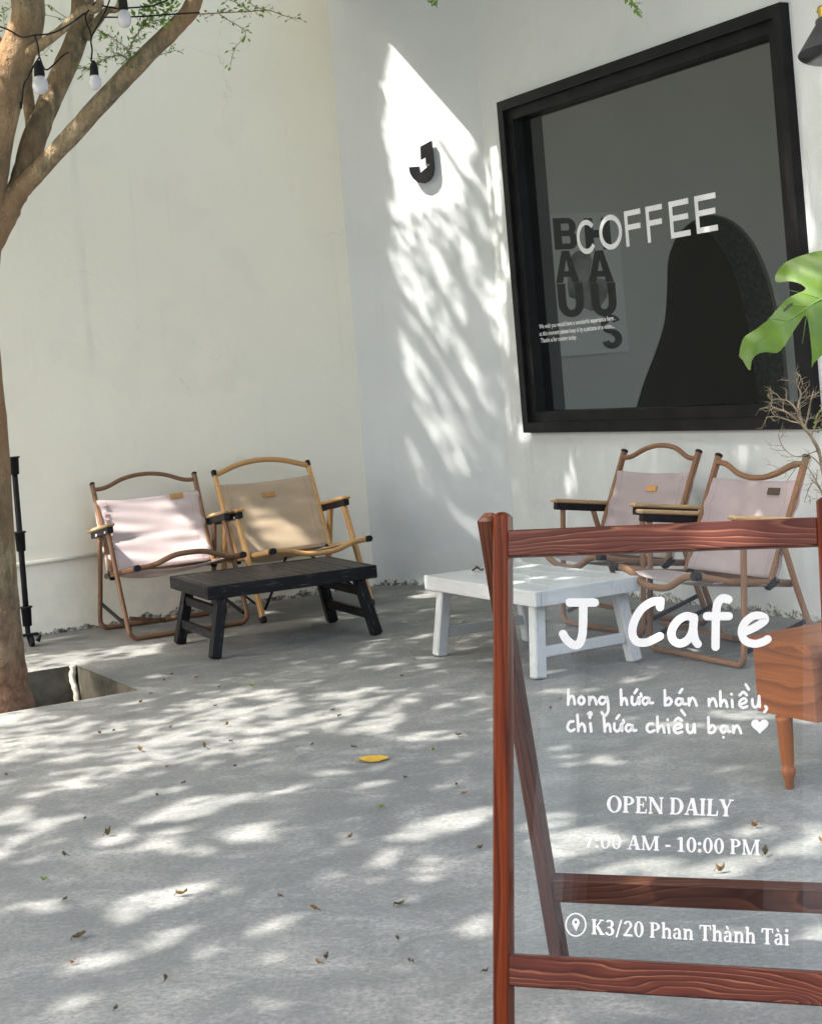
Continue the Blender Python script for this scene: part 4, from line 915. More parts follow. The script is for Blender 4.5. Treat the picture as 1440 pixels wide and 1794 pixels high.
S1 = tw_path([(1470, 985), (1455, 900), (1436, 800), (1422, 768), (1408, 748), (1400, 735)], .0065, .0035)
for q in ([(1408, 750), (1398, 715), (1402, 690), (1395, 672), (1400, 655)], [(1404, 742), (1385, 738), (1362, 730), (1341, 731)], [(1402, 738), (1394, 718), (1378, 702), (1352, 700)], [(1408, 752), (1414, 730), (1420, 700), (1424, 685)], [(1420, 765), (1430, 740), (1440, 725)], [(1408, 748), (1380, 724), (1352, 712), (1352, 703)]):
    side(tw_path(q, .003, .0012, rb_.uniform(-.06, .06)), .0011, 1, .045)
for q in ([(1450, 880), (1415, 820), (1395, 808), (1370, 818), (1340, 832)], [(1430, 790), (1395, 800), (1372, 785), (1362, 760)], [(1452, 890), (1425, 845), (1408, 880)], [(1440, 820), (1420, 800), (1400, 812), (1378, 842)], [(1460, 930), (1440, 870), (1432, 850), (1420, 840)]):
    side(tw_path(q, .0018, .0008, rb_.uniform(.0, .1)), .0008, 1, .04)
rel(bmx.build('stem', M['twig']), br)
ls = MB()
for (x, y) in ((1428, 735), (1434, 722), (1438, 745), (1424, 750), (1431, 758), (1436, 712), (1426, 742)):
    p = at(x, y, BY - .01); ls.tube([p, p + CR * .006 + CU * rb_.uniform(.008, .02)], [.003, .001], 5)
rel(ls.build('green_shoot', M['gleaf']), br)

mons = empty('split_leaf_plant', Vector((1.62, 4.6, 0))); tag(mons, 'green split leaf plant reaching in from the right over the window corner', 'plant')
mp_ = MB(); mp_.lathe([(.11, 0), (.12, .005), (.15, .26), (.155, .3), (.14, .3), (.135, .27), (.0, .265)], Matrix.Translation((1.62, 4.6, 0)), 28); rel(mp_.build('pot', M['ceramic']), mons)
lo_px = [(718, 133), (640, 138), (560, 160), (480, 205), (432, 253), (417, 300), (435, 332), (500, 322), (562, 336), (600, 358), (612, 374), (595, 392), (540, 420), (480, 455), (420, 520), (370, 585), (260, 650), (215, 690), (190, 778), (213, 803), (235, 845), (262, 873), (272, 820), (310, 782), (370, 770), (430, 779), (480, 742), (540, 640), (600, 556), (622, 565), (636, 640), (645, 720), (652, 800), (648, 862), (662, 838), (690, 812), (740, 760), (800, 660), (812, 600), (830, 700), (850, 740), (900, 640), (930, 500), (930, 380), (890, 240), (810, 150)]
LQ = at(1400, 520, 4.35); LNn = (CF * -1 + CU * .35 + CR * -.25).normalized()
Ux = CR - LNn * CR.dot(LNn); Ux.normalize(); Uy = LNn.cross(Ux)
def onM(x, y):
    p = onp(1240 + x / 3.59, 400 + y / 3.59, LQ, LNn); return (p - LQ).dot(Ux), (p - LQ).dot(Uy)
out = [Vector((*onM(*p), 0)) for p in crom(lo_px, 2, True)]
hole = [Vector((*onM(*p), 0)) for p in [(470, 512), (500, 480), (530, 468), (528, 485), (500, 505), (478, 525)]]
tri = tessellate_polygon([out, hole]); allv = out + hole
bm = bmesh.new(); bv = [bm.verts.new(v) for v in allv]
for t_ in tri:
    try: bm.faces.new([bv[i] for i in t_])
    except ValueError: pass
for _ in range(4):
    ed = [e for e in bm.edges if e.calc_length() > .012]
    bmesh.ops.subdivide_edges(bm, edges=ed, cuts=1); bmesh.ops.triangulate(bm, faces=[f for f in bm.faces if len(f.verts) > 3])
MA, MBp = Vector((*onM(230, 760), 0)), Vector((*onM(760, 410), 0)); md = (MBp - MA).normalized()
def bend(v):
    r_ = v - MA; al = r_.dot(md); ac = r_.x * -md.y + r_.y * md.x
    h_ = -.9 * max(0, .10 - al) ** 2 * 2.2 - 1.1 * ac * ac + .004 * math.sin(70 * al + 30 * abs(ac)) + .012 * abs(ac) ** .7
    return LQ + Ux * v.x + Uy * v.y + LNn * h_
vv = [bend(v.co) for v in bm.verts]; bm.verts.index_update(); ff = [tuple(v.index for v in f.verts) for f in bm.faces]; bm.free()
lm = MB(); lm.add(vv, ff, None, True); lf = lm.build('leaf', M['monstera']); rel(lf, mons)
vm = MB(); cpt = [bend(MA + md * ((MBp - MA).length * k / 12)) + LNn * .0012 for k in range(1, 13)]; vm.tube(cpt, list(np.linspace(.0006, .002, 12)), 6)
for k, an, le in ((5, .9, .06), (7, .85, .09), (9, .8, .10), (6, -.8, .05), (9, -.85, .09), (11, -.9, .09)):
    bs = MA + md * ((MBp - MA).length * k / 12); dr_ = Vector((md.x * math.cos(an) + md.y * math.sin(an) * -1, md.y * math.cos(an) + md.x * math.sin(an), 0)) * -1
    vm.tube([bend(bs + dr_ * le * j / 6) + LNn * .001 for j in range(7)], list(np.linspace(.0009, .0003, 7)), 5)
sub(vm.build('vein', M['vein']), lf)
se = bend(MBp); stp = MB(); stp.tube(crom([se, se + CR * .06 + CU * -.03, Vector((1.5, 4.55, 1.15)), Vector((1.6, 4.6, .7)), Vector((1.62, 4.6, .25))], 6), .007, 8); rel(stp.build('stalk', M['monstera']), mons)

# ------------------------------------------------------------------ wall lamp, top right
lamp = empty('wall_lamp', WP(0, 0, 0)); lc_ = onp(1452, 62, WP(0, .28, 0), WN); lamp.location = lc_; tag(lamp, 'black cone wall lamp with a brass neck beside the window', 'lamp')
AX = (Z * 1 + WD * -.12 + WN * -.18).normalized(); xq = AX.orthogonal().normalized(); yq = AX.cross(xq)
kx = lc_.y / F    # metres per photo pixel here
ML = Matrix((( xq.x, yq.x, AX.x, lc_.x), (xq.y, yq.y, AX.y, lc_.y), (xq.z, yq.z, AX.z, lc_.z), (0, 0, 0, 1)))
m = MB(); m.lathe([(54 * kx, -37 * kx), (55 * kx, -36 * kx), (22 * kx, 22 * kx), (24 * kx, 24 * kx), (23 * kx, 28 * kx), (10 * kx, 29 * kx)], ML, 32); rel(m.build('lamp_shade', M['shade']), lamp)
m = MB(); m.lathe([(53.5 * kx, -36.5 * kx), (21 * kx, 21.5 * kx), (2 * kx, 22 * kx)], ML, 32); rel(m.build('shade_lining', M['shade_in']), lamp)
m = MB(); m.lathe([(16 * kx, 29.5 * kx), (18 * kx, 31 * kx), (18.5 * kx, 44 * kx), (21 * kx, 46 * kx), (20 * kx, 51 * kx), (12 * kx, 54 * kx), (6 * kx, 55 * kx), (5 * kx, 63 * kx), (9 * kx, 66 * kx), (9 * kx, 74 * kx), (4 * kx, 76 * kx)], ML, 24); rel(m.build('socket', M['brass']), lamp)
top = lc_ + AX * 70 * kx; m = MB(); wpt = top + WN * -.28 + Z * .12; m.tube(crom([top, top + Z * .08 + WN * -.06, top + Z * .13 + WN * -.16, wpt], 6), .008, 10); m.tube([wpt - WN * -.0 + WN * .012, wpt], [.045, .05], 20); rel(m.build('arm', M['blackmetal']), lamp)

# ------------------------------------------------------------------ black pole on a castor behind the trunk
ft = onz(52, 1133); pole = empty('castor_pole', ft); tag(pole, 'black segmented pole on a castor behind the tree trunk', 'pole')
tp_ = at(24, 800, ft.y); kz = ft.y / F
def PP(y): return ft + (tp_ - ft) * ((1125 - y) / (1125 - 800))
m = MB(); m.tube([PP(805), PP(960), PP(1090)], 5.2 * kz, 12); m.tube(crom([PP(1085), PP(1102) + Z * 0, PP(1118) + CR * 4 * kz, PP(1122) + CR * 9 * kz], 4), 4.5 * kz, 10); rel(m.build('pole', M['blackmetal']), pole)
for y0, y1 in ((800, 831), (928, 962), (1056, 1090)):
    m = MB(); ax = (tp_ - ft).normalized(); b0, b1 = PP(y1), PP(y0); m.tube([b0, b0 + ax * .002, b1 - ax * .008, b1 - ax * .007, b1], [6 * kz, 8 * kz, 9 * kz, 11.5 * kz, 11 * kz], 14); rel(m.build('coupling', M['blackmetal']), pole)
m = MB(); wc = ft + Z * .026 + CR * .012; m.tube([wc - LD * .009, wc + LD * .009], .025, 16); rel(m.build('castor_wheel', M['blackrubber']), pole)
m = MB(); m.beam(wc + Z * .03 - LD * .05, wc + Z * .03 + LD * .035, .03, .012, (0, 0, 1), .003); m.tube([wc + Z * .0 + CR * .03, wc + Z * .03 + CR * .045], [.012, .004], 6); rel(m.build('castor_fork', M['blackmetal']), pole)

# ------------------------------------------------------------------ the tree
tree = empty('courtyard_tree', Vector((-1.68, 6.37, -.16))); tag(tree, 'small leaved tree with a spotted brown trunk rising from the square pit', 'tree')
TY = 6.37
def limb(pxs, name='limb', n=6, sides=14, lump=.10, ext=None):
    """pxs: (x, y, diameter in photo pixels, depth)"""
    pts = [at(x, y, Y) for x, y, d, Y in pxs]; rad = [d / 2 * Y / F for x, y, d, Y in pxs]
    if ext:
        for (p, r_) in ext: pts.append(Vector(p)); rad.append(r_)
    Pc = crom([(*p, r_) for p, r_ in zip(pts, rad)], n)
    m = MB(); m.tube([Vector(p[:3]) for p in Pc], [p[3] for p in Pc], sides, lump=lump); return rel(m.build(name, M['bark']), tree), [Vector(p[:3]) for p in Pc]
limb([(2, 1290, 142, TY), (0, 1240, 122, TY), (-6, 1180, 104, TY), (-20, 1000, 98, TY), (-34, 800, 100, TY), (-44, 650, 96, TY), (-52, 520, 98, TY), (-42, 400, 92, TY), (-22, 270, 82, TY), (16, 130, 68, TY), (50, 0, 58, TY)], 'trunk', 7, 22, .07,
     ext=[((-1.45, 6.3, 3.05), .06), ((-1.5, 6.1, 3.9), .045), ((-1.8, 5.7, 4.8), .02)])
LA_, pa_ = limb([(-50, 470, 60, TY), (-8, 400, 56, TY + .02), (22, 348, 46, TY + .03), (45, 322, 37, TY + .02), (97, 268, 33, TY), (171, 187, 34, TY - .02), (249, 105, 33, TY), (311, 43, 31, TY + .02), (345, -10, 30, TY + .02)], ext=[((-.55, 6.5, 3.1), .03), ((-.2, 6.6, 3.7), .018), ((.1, 6.6, 4.2), .008)])
limb([(28, 345, 40, TY + .04), (44, 300, 42, TY + .08), (62, 240, 44, TY + .12), (80, 195, 40, TY + .16), (112, 122, 40, TY + .2), (138, 58, 40, TY + .22), (146, 0, 40, TY + .24)], ext=[((-1.2, 6.8, 3.2), .035), ((-1.0, 7.2, 3.9), .02), ((-1.2, 7.8, 4.6), .01)])
limb([(58, 235, 22, TY + .14), (52, 190, 21, TY + .16), (48, 150, 21, TY + .2), (47, 105, 20, TY + .24), (40, 50, 18, TY + .28), (30, -10, 16, TY + .3)], ext=[((-1.6, 6.9, 3.4), .015)])
limb([(30, 105, 24, TY), (62, 86, 20, TY - .05), (101, 58, 17, TY - .1), (144, 19, 16, TY - .14), (175, -8, 14, TY - .18)], ext=[((-1.1, 5.9, 3.0), .01)])
limb([(150, 66, 18, TY + .2), (166, 44, 16, TY + .18), (187, 19, 13, TY + .16), (212, -5, 11, TY + .14)], ext=[((-1.0, 6.5, 3.1), .008)])
limb([(-10, 78, 40, TY + .02), (-30, 70, 30, TY + .05), (-60, 40, 24, TY + .1)])
# big boughs above the picture that carry the crown
for e in ([(-1.5, 6.2, 3.4), (-2.2, 5.2, 3.9), (-2.9, 4.0, 4.2), (-3.4, 2.6, 4.5)], [(-1.5, 6.1, 3.6), (-2.5, 6.3, 4.0), (-3.6, 6.5, 4.4)], [(-1.45, 6.3, 3.5), (-1.5, 7.2, 3.8), (-1.6, 8.2, 4.1)], [(-1.6, 6, 3.8), (-1.5, 4.6, 4.1), (-1.6, 3.2, 4.4)]):
    m = MB(); pc = [Vector(p) for p in crom(e, 6)]; m.tube(pc, list(np.linspace(.045, .012, len(pc))), 10, lump=.1); rel(m.build('limb', M['bark']), tree)

# visible sprays of small leaves, top left
def leaf_quad(mb, p, d, up, L, w):
    d = d.normalized(); x = d.cross(up)
    if x.length < 1e-3: x = d.orthogonal()
    x.normalize(); nn = x.cross(d)
    mb.add([p, p + d * L * .45 + x * w / 2 + nn * L * .08, p + d * L, p + d * L * .45 - x * w / 2 + nn * L * .08], [(0, 1, 2), (0, 2, 3)], None, False)
rl = random.Random(4); tw_, lv = MB(), MB()
def spray(pxs, Y, r, n, ls, lw, sidel=0.0, dens=1.0):
    tw_, lv = MB(), MB()
    pts = [at(x, y, Y + rl.uniform(-.03, .03)) for x, y in pxs]; pp = [Vector(p) for p in crom(pts, 5)]
    tw_.tube(pp, list(np.linspace(r, r * .4, len(pp))), 5)
    for i in range(1, len(pp)):
        for _ in range(n):
            if rl.random() > dens: continue
            d = (pp[i] - pp[i - 1]).normalized(); v = Vector((rl.uniform(-1, 1), rl.uniform(-1, 1), rl.uniform(-.9, .8)))
            p = pp[i].lerp(pp[i - 1], rl.random())
            if sidel and rl.random() < .6:
                q = p + v.normalized() * rl.uniform(.3, 1) * sidel; tw_.tube([p, q], [r * .35, r * .2], 4); p = q
            leaf_quad(lv, p, d * .4 + v, Vector((rl.uniform(-1, 1), rl.uniform(-1, 1), 1)), ls * rl.uniform(.7, 1.3), lw * rl.uniform(.7, 1.2))
    t_ = rel(tw_.build('twig', M['bark']), tree); sub(lv.build('foliage', M['leaf'], fixn=False), t_)
spray([(330, 26), (365, 24), (400, 22), (440, 20), (470, 18), (500, 28), (528, 34)], 6.4, .003, 2, .022, .012, .03, .8)
spray([(385, 25), (400, 35), (425, 50), (430, 62), (412, 85), (404, 115)], 6.4, .002, 2, .022, .012, .025, .8)
spray([(440, 20), (420, 8), (395, -5)], 6.4, .002, 3, .025, .013, .03)
spray([(470, 18), (445, 10), (430, -10)], 6.35, .002, 2, .022, .012, .02)
spray([(232, 110), (215, 98), (195, 100), (175, 108), (160, 118), (138, 120)], 6.35, .0025, 4, .022, .011, .05)
spray([(230, 108), (222, 85), (205, 72), (188, 60), (178, 62)], 6.3, .002, 4, .02, .011, .05)
spray([(225, 90), (238, 66), (250, 45), (262, 30), (275, 5)], 6.3, .002, 4, .024, .013, .05)
spray([(250, 45), (268, 38), (290, 30), (300, 10), (310, -8)], 6.3, .002, 4, .028, .015, .05)
spray([(255, 20), (270, 0), (285, -15)], 6.25, .002, 6, .032, .018, .05)
spray([(275, 98), (295, 92), (310, 88), (318, 92)], 6.4, .0016, 1, .018, .009, .01, .7)
spray([(300, 72), (300, 82), (292, 96)], 6.4, .0014, 1, .016, .008, .01, .7)
spray([(118, 32), (100, 20), (85, 8), (72, 20)], 6.6, .0018, 1, .02, .01, .02, .7)
spray([(115, 35), (90, 28), (70, 26)], 6.6, .0018, 1, .02, .01, .02, .5)
spray([(38, -5), (20, 12), (5, 22), (-10, 20)], 6.6, .0018, 2, .022, .012, .02, .7)
spray([(5, 10), (8, 40), (10, 60)], 6.6, .0014, 1, .018, .01, .01, .6)
spray([(748, -12), (756, -2), (762, 5)], 6.6, .0016, 3, .022, .012, .01); spray([(1098, -10), (1108, 4), (1118, 20)], 6.2, .0016, 3, .024, .014, .012)
spray([(60, 95), (75, 96), (92, 78)], 6.5, .0014, 1, .018, .01, .01, .6)

# crown: leaves spread along sun rays from the yard floor and walls; gaps where the yard is sunlit
LIT = [ (300, 1250, 320, 60, 0, .2), (680, 1130, 180, 60, 0, .1), (250, 1430, 220, 90, 0, .06), (600, 1300, 280, 140, 0, .05), (900, 1110, 120, 30, 0, .08),
 (722, 330, 40, 190, -5, 1), (765, 320, 48, 120, -22, 1), (700, 150, 30, 90, -8, 1),  # cx, cy, rx, ry, angle, strength in photo pixels
 (80, 1160, 150, 14, -8, 1), (225, 1142, 90, 10, -6, .95), (40, 1290, 130, 46, -3, .9), (150, 1300, 130, 36, -6, .9), (330, 1300, 210, 40, -9, .95), (420, 1250, 150, 44, -10, .9), (580, 1240, 140, 30, -6, .85), (470, 1215, 90, 12, -5, .7),
 (640, 1268, 70, 16, -10, .8), (760, 1290, 60, 9, -3, .9), (830, 1228, 60, 10, -6, .6), (690, 1170, 70, 8, -3, .5), (745, 1110, 60, 8, -3, .6), (740, 1042, 30, 7, -2, .9), (620, 1120, 60, 6, -4, .5),
 (110, 1378, 70, 10, -14, .85), (30, 1430, 60, 14, -16, .8), (240, 1392, 40, 9, -14, .8), (310, 1383, 22, 6, -12, .9), (60, 1455, 70, 12, -20, .7), (290, 1440, 120, 26, -22, .95), (250, 1470, 90, 18, -14, .8), (400, 1470, 70, 16, -20, .7), (10, 1490, 30, 12, -20, .8), (440, 1395, 50, 8, -8, .5),
 (240, 1590, 60, 22, -22, 1), (300, 1570, 50, 16, -20, .9), (190, 1680, 80, 13, -12, 1), (270, 1650, 70, 16, -20, .95), (355, 1555, 40, 9, -18, .7), (410, 1590, 26, 8, -12, .8), (355, 1672, 32, 13, -20, .9), (20, 1600, 30, 12, 0, .5), (15, 1720, 40, 10, -5, .7), (130, 1755, 40, 12, -20, .5), (60, 1505, 20, 8, -20, .6), (480, 1622, 50, 10, -26, .8),
 (770, 1448, 80, 16, -10, .95), (840, 1425, 40, 10, -10, .8), (715, 1458, 30, 12, -12, .8), (675, 1505, 34, 12, -30, .9), (770, 1508, 50, 14, -16, .9), (750, 1540, 24, 7, -3, .8), (840, 1500, 26, 14, -10, .7), (840, 1625, 34, 24, -8, 1), (560, 1640, 40, 8, -14, .4),
 (1010, 1475, 80, 26, -6, .95), (960, 1440, 50, 14, -10, .8), (1120, 1520, 90, 14, -4, .9), (1260, 1520, 110, 16, -10, 1), (1390, 1490, 70, 16, -18, 1), (1330, 1455, 40, 10, -8, .8), (1220, 1440, 40, 8, -2, .7), (1420, 1262, 60, 8, 4, .9), (1300, 1252, 60, 8, 4, .9), (1210, 1270, 80, 8, 4, .6), (920, 1640, 40, 20, -10, .8), (1400, 1640, 60, 20, -6, .5), (1080, 1660, 60, 12, 0, .4),
 (1000, 1210, 60, 8, -3, .5), (1120, 1190, 50, 6, -3, .5), (1040, 1330, 70, 8, 4, .35),
 # corner wall wedge and wall streaks
 (712, 200, 42, 170, -4, 1), (770, 230, 60, 100, -30, 1), (740, 380, 50, 120, -6, .95), (800, 330, 60, 100, -25, .9), (745, 540, 40, 150, -16, .9), (800, 560, 34, 150, -24, .75), (845, 500, 26, 140, -22, .85), (765, 720, 30, 150, -22, .75), (820, 720, 24, 150, -24, .65), (860, 650, 16, 130, -22, .65), (760, 880, 18, 110, -20, .6), (805, 900, 16, 100, -24, .5), (870, 830, 12, 90, -22, .5), (720, 620, 9, 90, -14, .4),
 (878, 400, 12, 150, -5, .8), (1402, 330, 10, 60, -5, .6), (1418, 420, 8, 60, -5, .5), (945, 830, 4, 40, -3, .7), (980, 800, 7, 26, -3, .6), (1005, 830, 5, 40, -4, .5), (1140, 795, 10, 22, -3, .8), (1268, 790, 9, 20, 0, .8), (1190, 800, 5, 20, 0, .4), (915, 800, 5, 40, -3, .5), (1360, 800, 5, 25, -4, .5), (905, 970, 8, 30, 0, .6), (940, 985, 6, 14, 0, .7), (1420, 860, 8, 40, 0, .5),
]
def make_crown():
    N = 520000
    kind = rng.random(N); T = np.zeros((N, 3))
    gsel = kind < .80
    T[:, 0] = rng.uniform(-2.6, 2.3, N); T[:, 1] = rng.uniform(1.7, 9.2, N)
    w = ~gsel; ss = rng.uniform(-.9, 3.6, N); zz = rng.uniform(0, 3.1, N)
    wp = np.array(SE)[None] + np.outer(ss, np.array(WD)); jp = np.array(CO)[None] + np.outer((ss + .9) / .9 * JL, np.array(JD))
    T[w] = np.where((ss < 0)[:, None], jp, wp)[w]; T[w, 2] = zz[w]
    # keep floor targets in front of the walls
    dl = (T - np.array(CO)) @ np.array(LN); dw = (T - np.array(SE)) @ np.array(WN); ok = w | ((dl > .0) & (dw > .0))
    T = T[ok]; wallT = w[ok]
    hz = 3.1 + 1.9 * rng.random(len(T)) ** 1.5; hz = np.where(wallT, 3.9 + 2.6 * rng.random(len(T)), hz); sun = np.array(SUN); P = T - sun[None] * ((hz - T[:, 2]) / -sun[2] * -1 * -1)[:, None]
    P = T + (-sun[None]) * ((hz - T[:, 2]) / -sun[2])[:, None]
    # photo pixel of the target
    d = T - np.array(CAM); X = CX + F * (d @ np.array(CR)) / d[:, 1]; Yp = CY - F * (d @ np.array(CU)) / d[:, 1]
    prob = np.zeros(len(T))
    for cx, cy, rx, ry, an, s_ in LIT:
        a = R(an); dx, dy = X - cx, Yp - cy; u = (dx * math.cos(a) + dy * math.sin(a)) / rx; v = (-dx * math.sin(a) + dy * math.cos(a)) / ry
        prob = np.maximum(prob, s_ * np.clip(1.75 - (u * u + v * v) * 1.15, 0, 1))
    # texture: value noise in the plane across the sun
    a1 = np.cross(sun, [0, 0, 1]); a1 /= np.linalg.norm(a1); a2 = np.cross(a1, sun); U, V = T @ a1, T @ a2
    def vn(u, v, sd):
        r_ = np.random.default_rng(sd).random((64, 64)); iu, iv = np.floor(u).astype(int), np.floor(v).astype(int); fu, fv = u - iu, v - iv; fu = fu * fu * (3 - 2 * fu); fv = fv * fv * (3 - 2 * fv)
        g_ = lambda a, b: r_[a % 64, b % 64]; return (g_(iu, iv) * (1 - fu) + g_(iu + 1, iv) * fu) * (1 - fv) + (g_(iu, iv + 1) * (1 - fu) + g_(iu + 1, iv + 1) * fu) * fv
    far = T[:, 1] > 4.7; nz = np.where(far, .45 * vn(U * 21, V * 21, 1) + .55 * vn(U * 43, V * 43, 2), .5 * vn(U * 11, V * 11, 1) + .5 * vn(U * 25, V * 25, 2)); nf = .6 * vn(U * 13 + 7, V * 13, 3) + .4 * vn(U * 27, V * 27, 5)
    su = (T - np.array(SE)) @ np.array(WD); jm = wallT & (su < 0); uu = np.where(jm, (T - np.array(CO)) @ np.array(JD) + .47 * T[:, 2], su)
    nw = .5 * vn(uu * 20 + 3, T[:, 2] * 2.6, 7) + .5 * vn(uu * 41, T[:, 2] * 5, 8)
    lit = ~wallT & (prob > .02) & (nz < np.where(far, .26 + .38 * prob, .27 + .46 * prob)) | wallT & (prob > .02) & (nw < .2 + .44 * prob + .4 * (prob > .96))
    rr_ = rng.random(len(T)); lit &= rr_ > np.where(wallT, np.where(T[:, 2] > 1.95, .0, .15), .02)
    lit |= nf < .19
    # things that stand in the sun themselves
    for c3, r3 in SPOTS:
        q = np.array(c3)[None] - T; al = q @ sun; dist = np.linalg.norm(q - al[:, None] * sun[None], axis=1); lit |= dist < r3 * (.7 + .6 * nz)
    P = P[~lit]
    d = P - np.array(CAM); X = CX + F * (d @ np.array(CR)) / np.maximum(d[:, 1], .01); Yp = CY - F * (d @ np.array(CU)) / np.maximum(d[:, 1], .01)
    vis = (d[:, 1] > 0) & (X > -60) & (X < 1500) & (Yp > -45) & (Yp < 1850)
    P = P[~vis]; inb = ((P - np.array(CO)) @ np.array(LN) > .1) & ((P - np.array(SE)) @ np.array(WN) > .15); P = P[inb]
    n = len(P); print('crown leaves', n)
    D = rng.normal(size=(n, 3)); D[:, 2] *= .5; D /= np.linalg.norm(D, axis=1)[:, None]; Up = rng.normal(size=(n, 3)) * .6 + np.array((0, 0, 1)); Xv = np.cross(D, Up); Xv /= np.linalg.norm(Xv, axis=1)[:, None]
    L = rng.uniform(.034, .058, n)[:, None]; Wd = L * .5
    vs = np.stack([P - D * L / 2, P + Xv * Wd / 2, P + D * L / 2, P - Xv * Wd / 2], 1).reshape(-1, 3)
    me = bpy.data.meshes.new('crown'); me.vertices.add(4 * n); me.vertices.foreach_set('co', vs.ravel().astype(np.float32))
    me.loops.add(4 * n); me.loops.foreach_set('vertex_index', np.arange(4 * n, dtype=np.int32)); me.polygons.add(n); me.polygons.foreach_set('loop_start', np.arange(0, 4 * n, 4, dtype=np.int32))
    me.update(calc_edges=True); me.validate(); me.materials.append(M['leaf']); o = bpy.data.objects.new('crown', me); COL.objects.link(o); rel(o, tree)
bpy.context.view_layer.update()
SPOTS = [(ch1.matrix_world @ Vector((-.05, .03, .52)), .17), (ch1.matrix_world @ Vector((.08, .0, .38)), .14), (ch1.matrix_world @ Vector((-.15, .0, .42)), .13), (ch2.matrix_world @ Vector((-.02, .02, .40)), .07), (ch2.matrix_world @ Vector((.05, .02, .36)), .06), (ch2.matrix_world @ Vector((-.06, .06, .48)), .035), (ch2.matrix_world @ Vector((-.29, .0, .48)), .06),
         (SP(.37, .835, 0), .045), (SP(.41, .835, 0), .03), (T0 + V2 * rmid + SU * .17, .03), (onz(990, 1012, zw_), .03), (onz(900, 1020, zw_), .035), (onz(940, 1012, zw_), .03), (onz(1010, 995, zw_), .02), (at(20, 100, TY), .1), (at(-10, 300, TY), .1), (at(40, 1120, TY), .05), (onz(400, 1020, zb_), .03), (at(1410, 500, 4.35), .05)]
make_crown()

# ------------------------------------------------------------------ string of bulbs
CYd = 6.2; cabs = [MB(), MB()]
for pts in ([(-20, 40), (15, 52), (38, 65), (60, 62), (66, 61)], [(60, 62), (92, 58), (118, 45), (150, 22), (176, -4)], [(70, 100), (80, 122), (95, 113), (110, 98), (120, 92)], [(70, 102), (66, 75), (61, 62)], [(160, 107), (162, 88), (160, 70), (166, 55), (180, 30), (190, 8), (196, -10)], [(160, 72), (160, 60), (150, 30), (156, 18)], [(180, 30), (215, 30), (260, 28), (300, 25), (350, 22)], [(222, 14), (250, 12), (275, 8), (310, -8)], [(36, 178), (38, 190), (42, 150), (50, 135), (60, 115), (70, 100)], [(180, 10), (200, 14), (220, 16)], [(215, -20), (217, -2)]):
    cabs[0 if pts[0][0] < 90 and pts[-1][0] < 200 else 1].tube([Vector(p) for p in crom([at(x, y, CYd + random.uniform(-.03, .05)) for x, y in pts], 5)], .0032, 7)
tag(cabs[0].build('light_cable', M['blackrubber']), 'black light cable wound round the thick trunk at the left edge', 'cable', 'string light cables')
tag(cabs[1].build('light_cable', M['blackrubber']), 'black light cable strung from branch to branch among the leaves', 'cable', 'string light cables')
for x, y0, y1, y2, rr, lab in ((70, 106, 133, 166, 14.2, 'white bulb in a black socket hanging closest to the thick trunk'), (166, 106, 131, 158, 11.2, 'white bulb in a black socket hanging free in front of the cream wall'), (217, -14, 17, 49, 12.2, 'white bulb in a black socket hanging among the small leaves')):
    k = CYd / F; b = empty('light_bulb', at(x, y1, CYd)); tag(b, lab, 'light bulb', 'string light bulbs')
    dn = Vector((0, 0, -1)); c0 = at(x, y1, CYd)
    m = MB(); m.tube([c0 + dn * (-(y1 - y0) * k), c0 + dn * (-(y1 - y0) * k * .85), c0 + dn * (-(y1 - y0) * k * .6), c0 + dn * (-3 * k), c0 + dn * (1 * k)], [3 * k, 4 * k, rr * .62 * k, rr * .68 * k, rr * .66 * k], 14); rel(m.build('socket', M['blackrubber']), b)
    h_ = (y2 - y1) * k; m = MB(); a = np.linspace(0, 1, 12)
    prof = [(rr * k * .55, 0), (rr * k * .72, .12 * h_), (rr * k * .93, .3 * h_), (rr * k, .52 * h_), (rr * k * .94, .7 * h_), (rr * k * .72, .88 * h_), (rr * k * .4, .97 * h_), (.0001, h_)]
    m.lathe([(r_, -z_) for r_, z_ in prof], Matrix.Translation(c0), 20); rel(m.build('globe', M['bulb']), b)

# ------------------------------------------------------------------ fallen leaves
def fleaf(L, w, curl, seed):
    r_ = random.Random(seed); m = MB(); n = 8; vs = []; fs = []
    for i in range(n + 1):
        t = i / n; hw = w / 2 * math.sin(math.pi * min(1, t * .93 + .05)) ** .8; z = curl * L * ((t - .5) ** 2 * 2.2) + .003 + r_.uniform(0, .002)
        for k in (-1, -.5, 0, .5, 1): vs.append(((t - .5) * L, hw * k + .1 * L * math.sin(t * 2 + seed) * .4, z + abs(k) ** 1.6 * curl * w * .9 + r_.uniform(-.001, .001)))
    for i in range(n):
        for k in range(4): fs.append((i * 5 + k, i * 5 + k + 1, i * 5 + 6 + k, i * 5 + 5 + k))
    m.add(vs, fs, None, True); m.tube([(-L * .5, 0, .004 + curl * L * .5), (-L * .68, r_.uniform(-.01, .01), .004)], [.0012, .0008], 4); return m
protos = {}
def put_leaf(x, y, mk, lab, group, L, w, curl, rot, z=0.0):
    L, w = L * (.64 if mk != 'yleaf' else 1.0), w * (.8 if mk != 'yleaf' else 1.0); curl *= .75
    key = (mk, round(curl, 1), round(L, 2))
    if key not in protos: protos[key] = fleaf(L, w, curl, len(protos) + 2).build('fallen_leaf', M[mk]); o = protos[key]
    else: o = protos[key].copy(); COL.objects.link(o)
    o.location = onz(x, y, z) + Z * .001; o.rotation_euler = (random.uniform(-.15, .15), random.uniform(-.1, .1), rot); tag(o, lab, 'leaf', group)
GRP = 'fallen leaves on the concrete'
put_leaf(655, 1333, 'yleaf', 'bright yellow fallen leaf, largest on the open concrete', GRP, .082, .062, .05, .12)
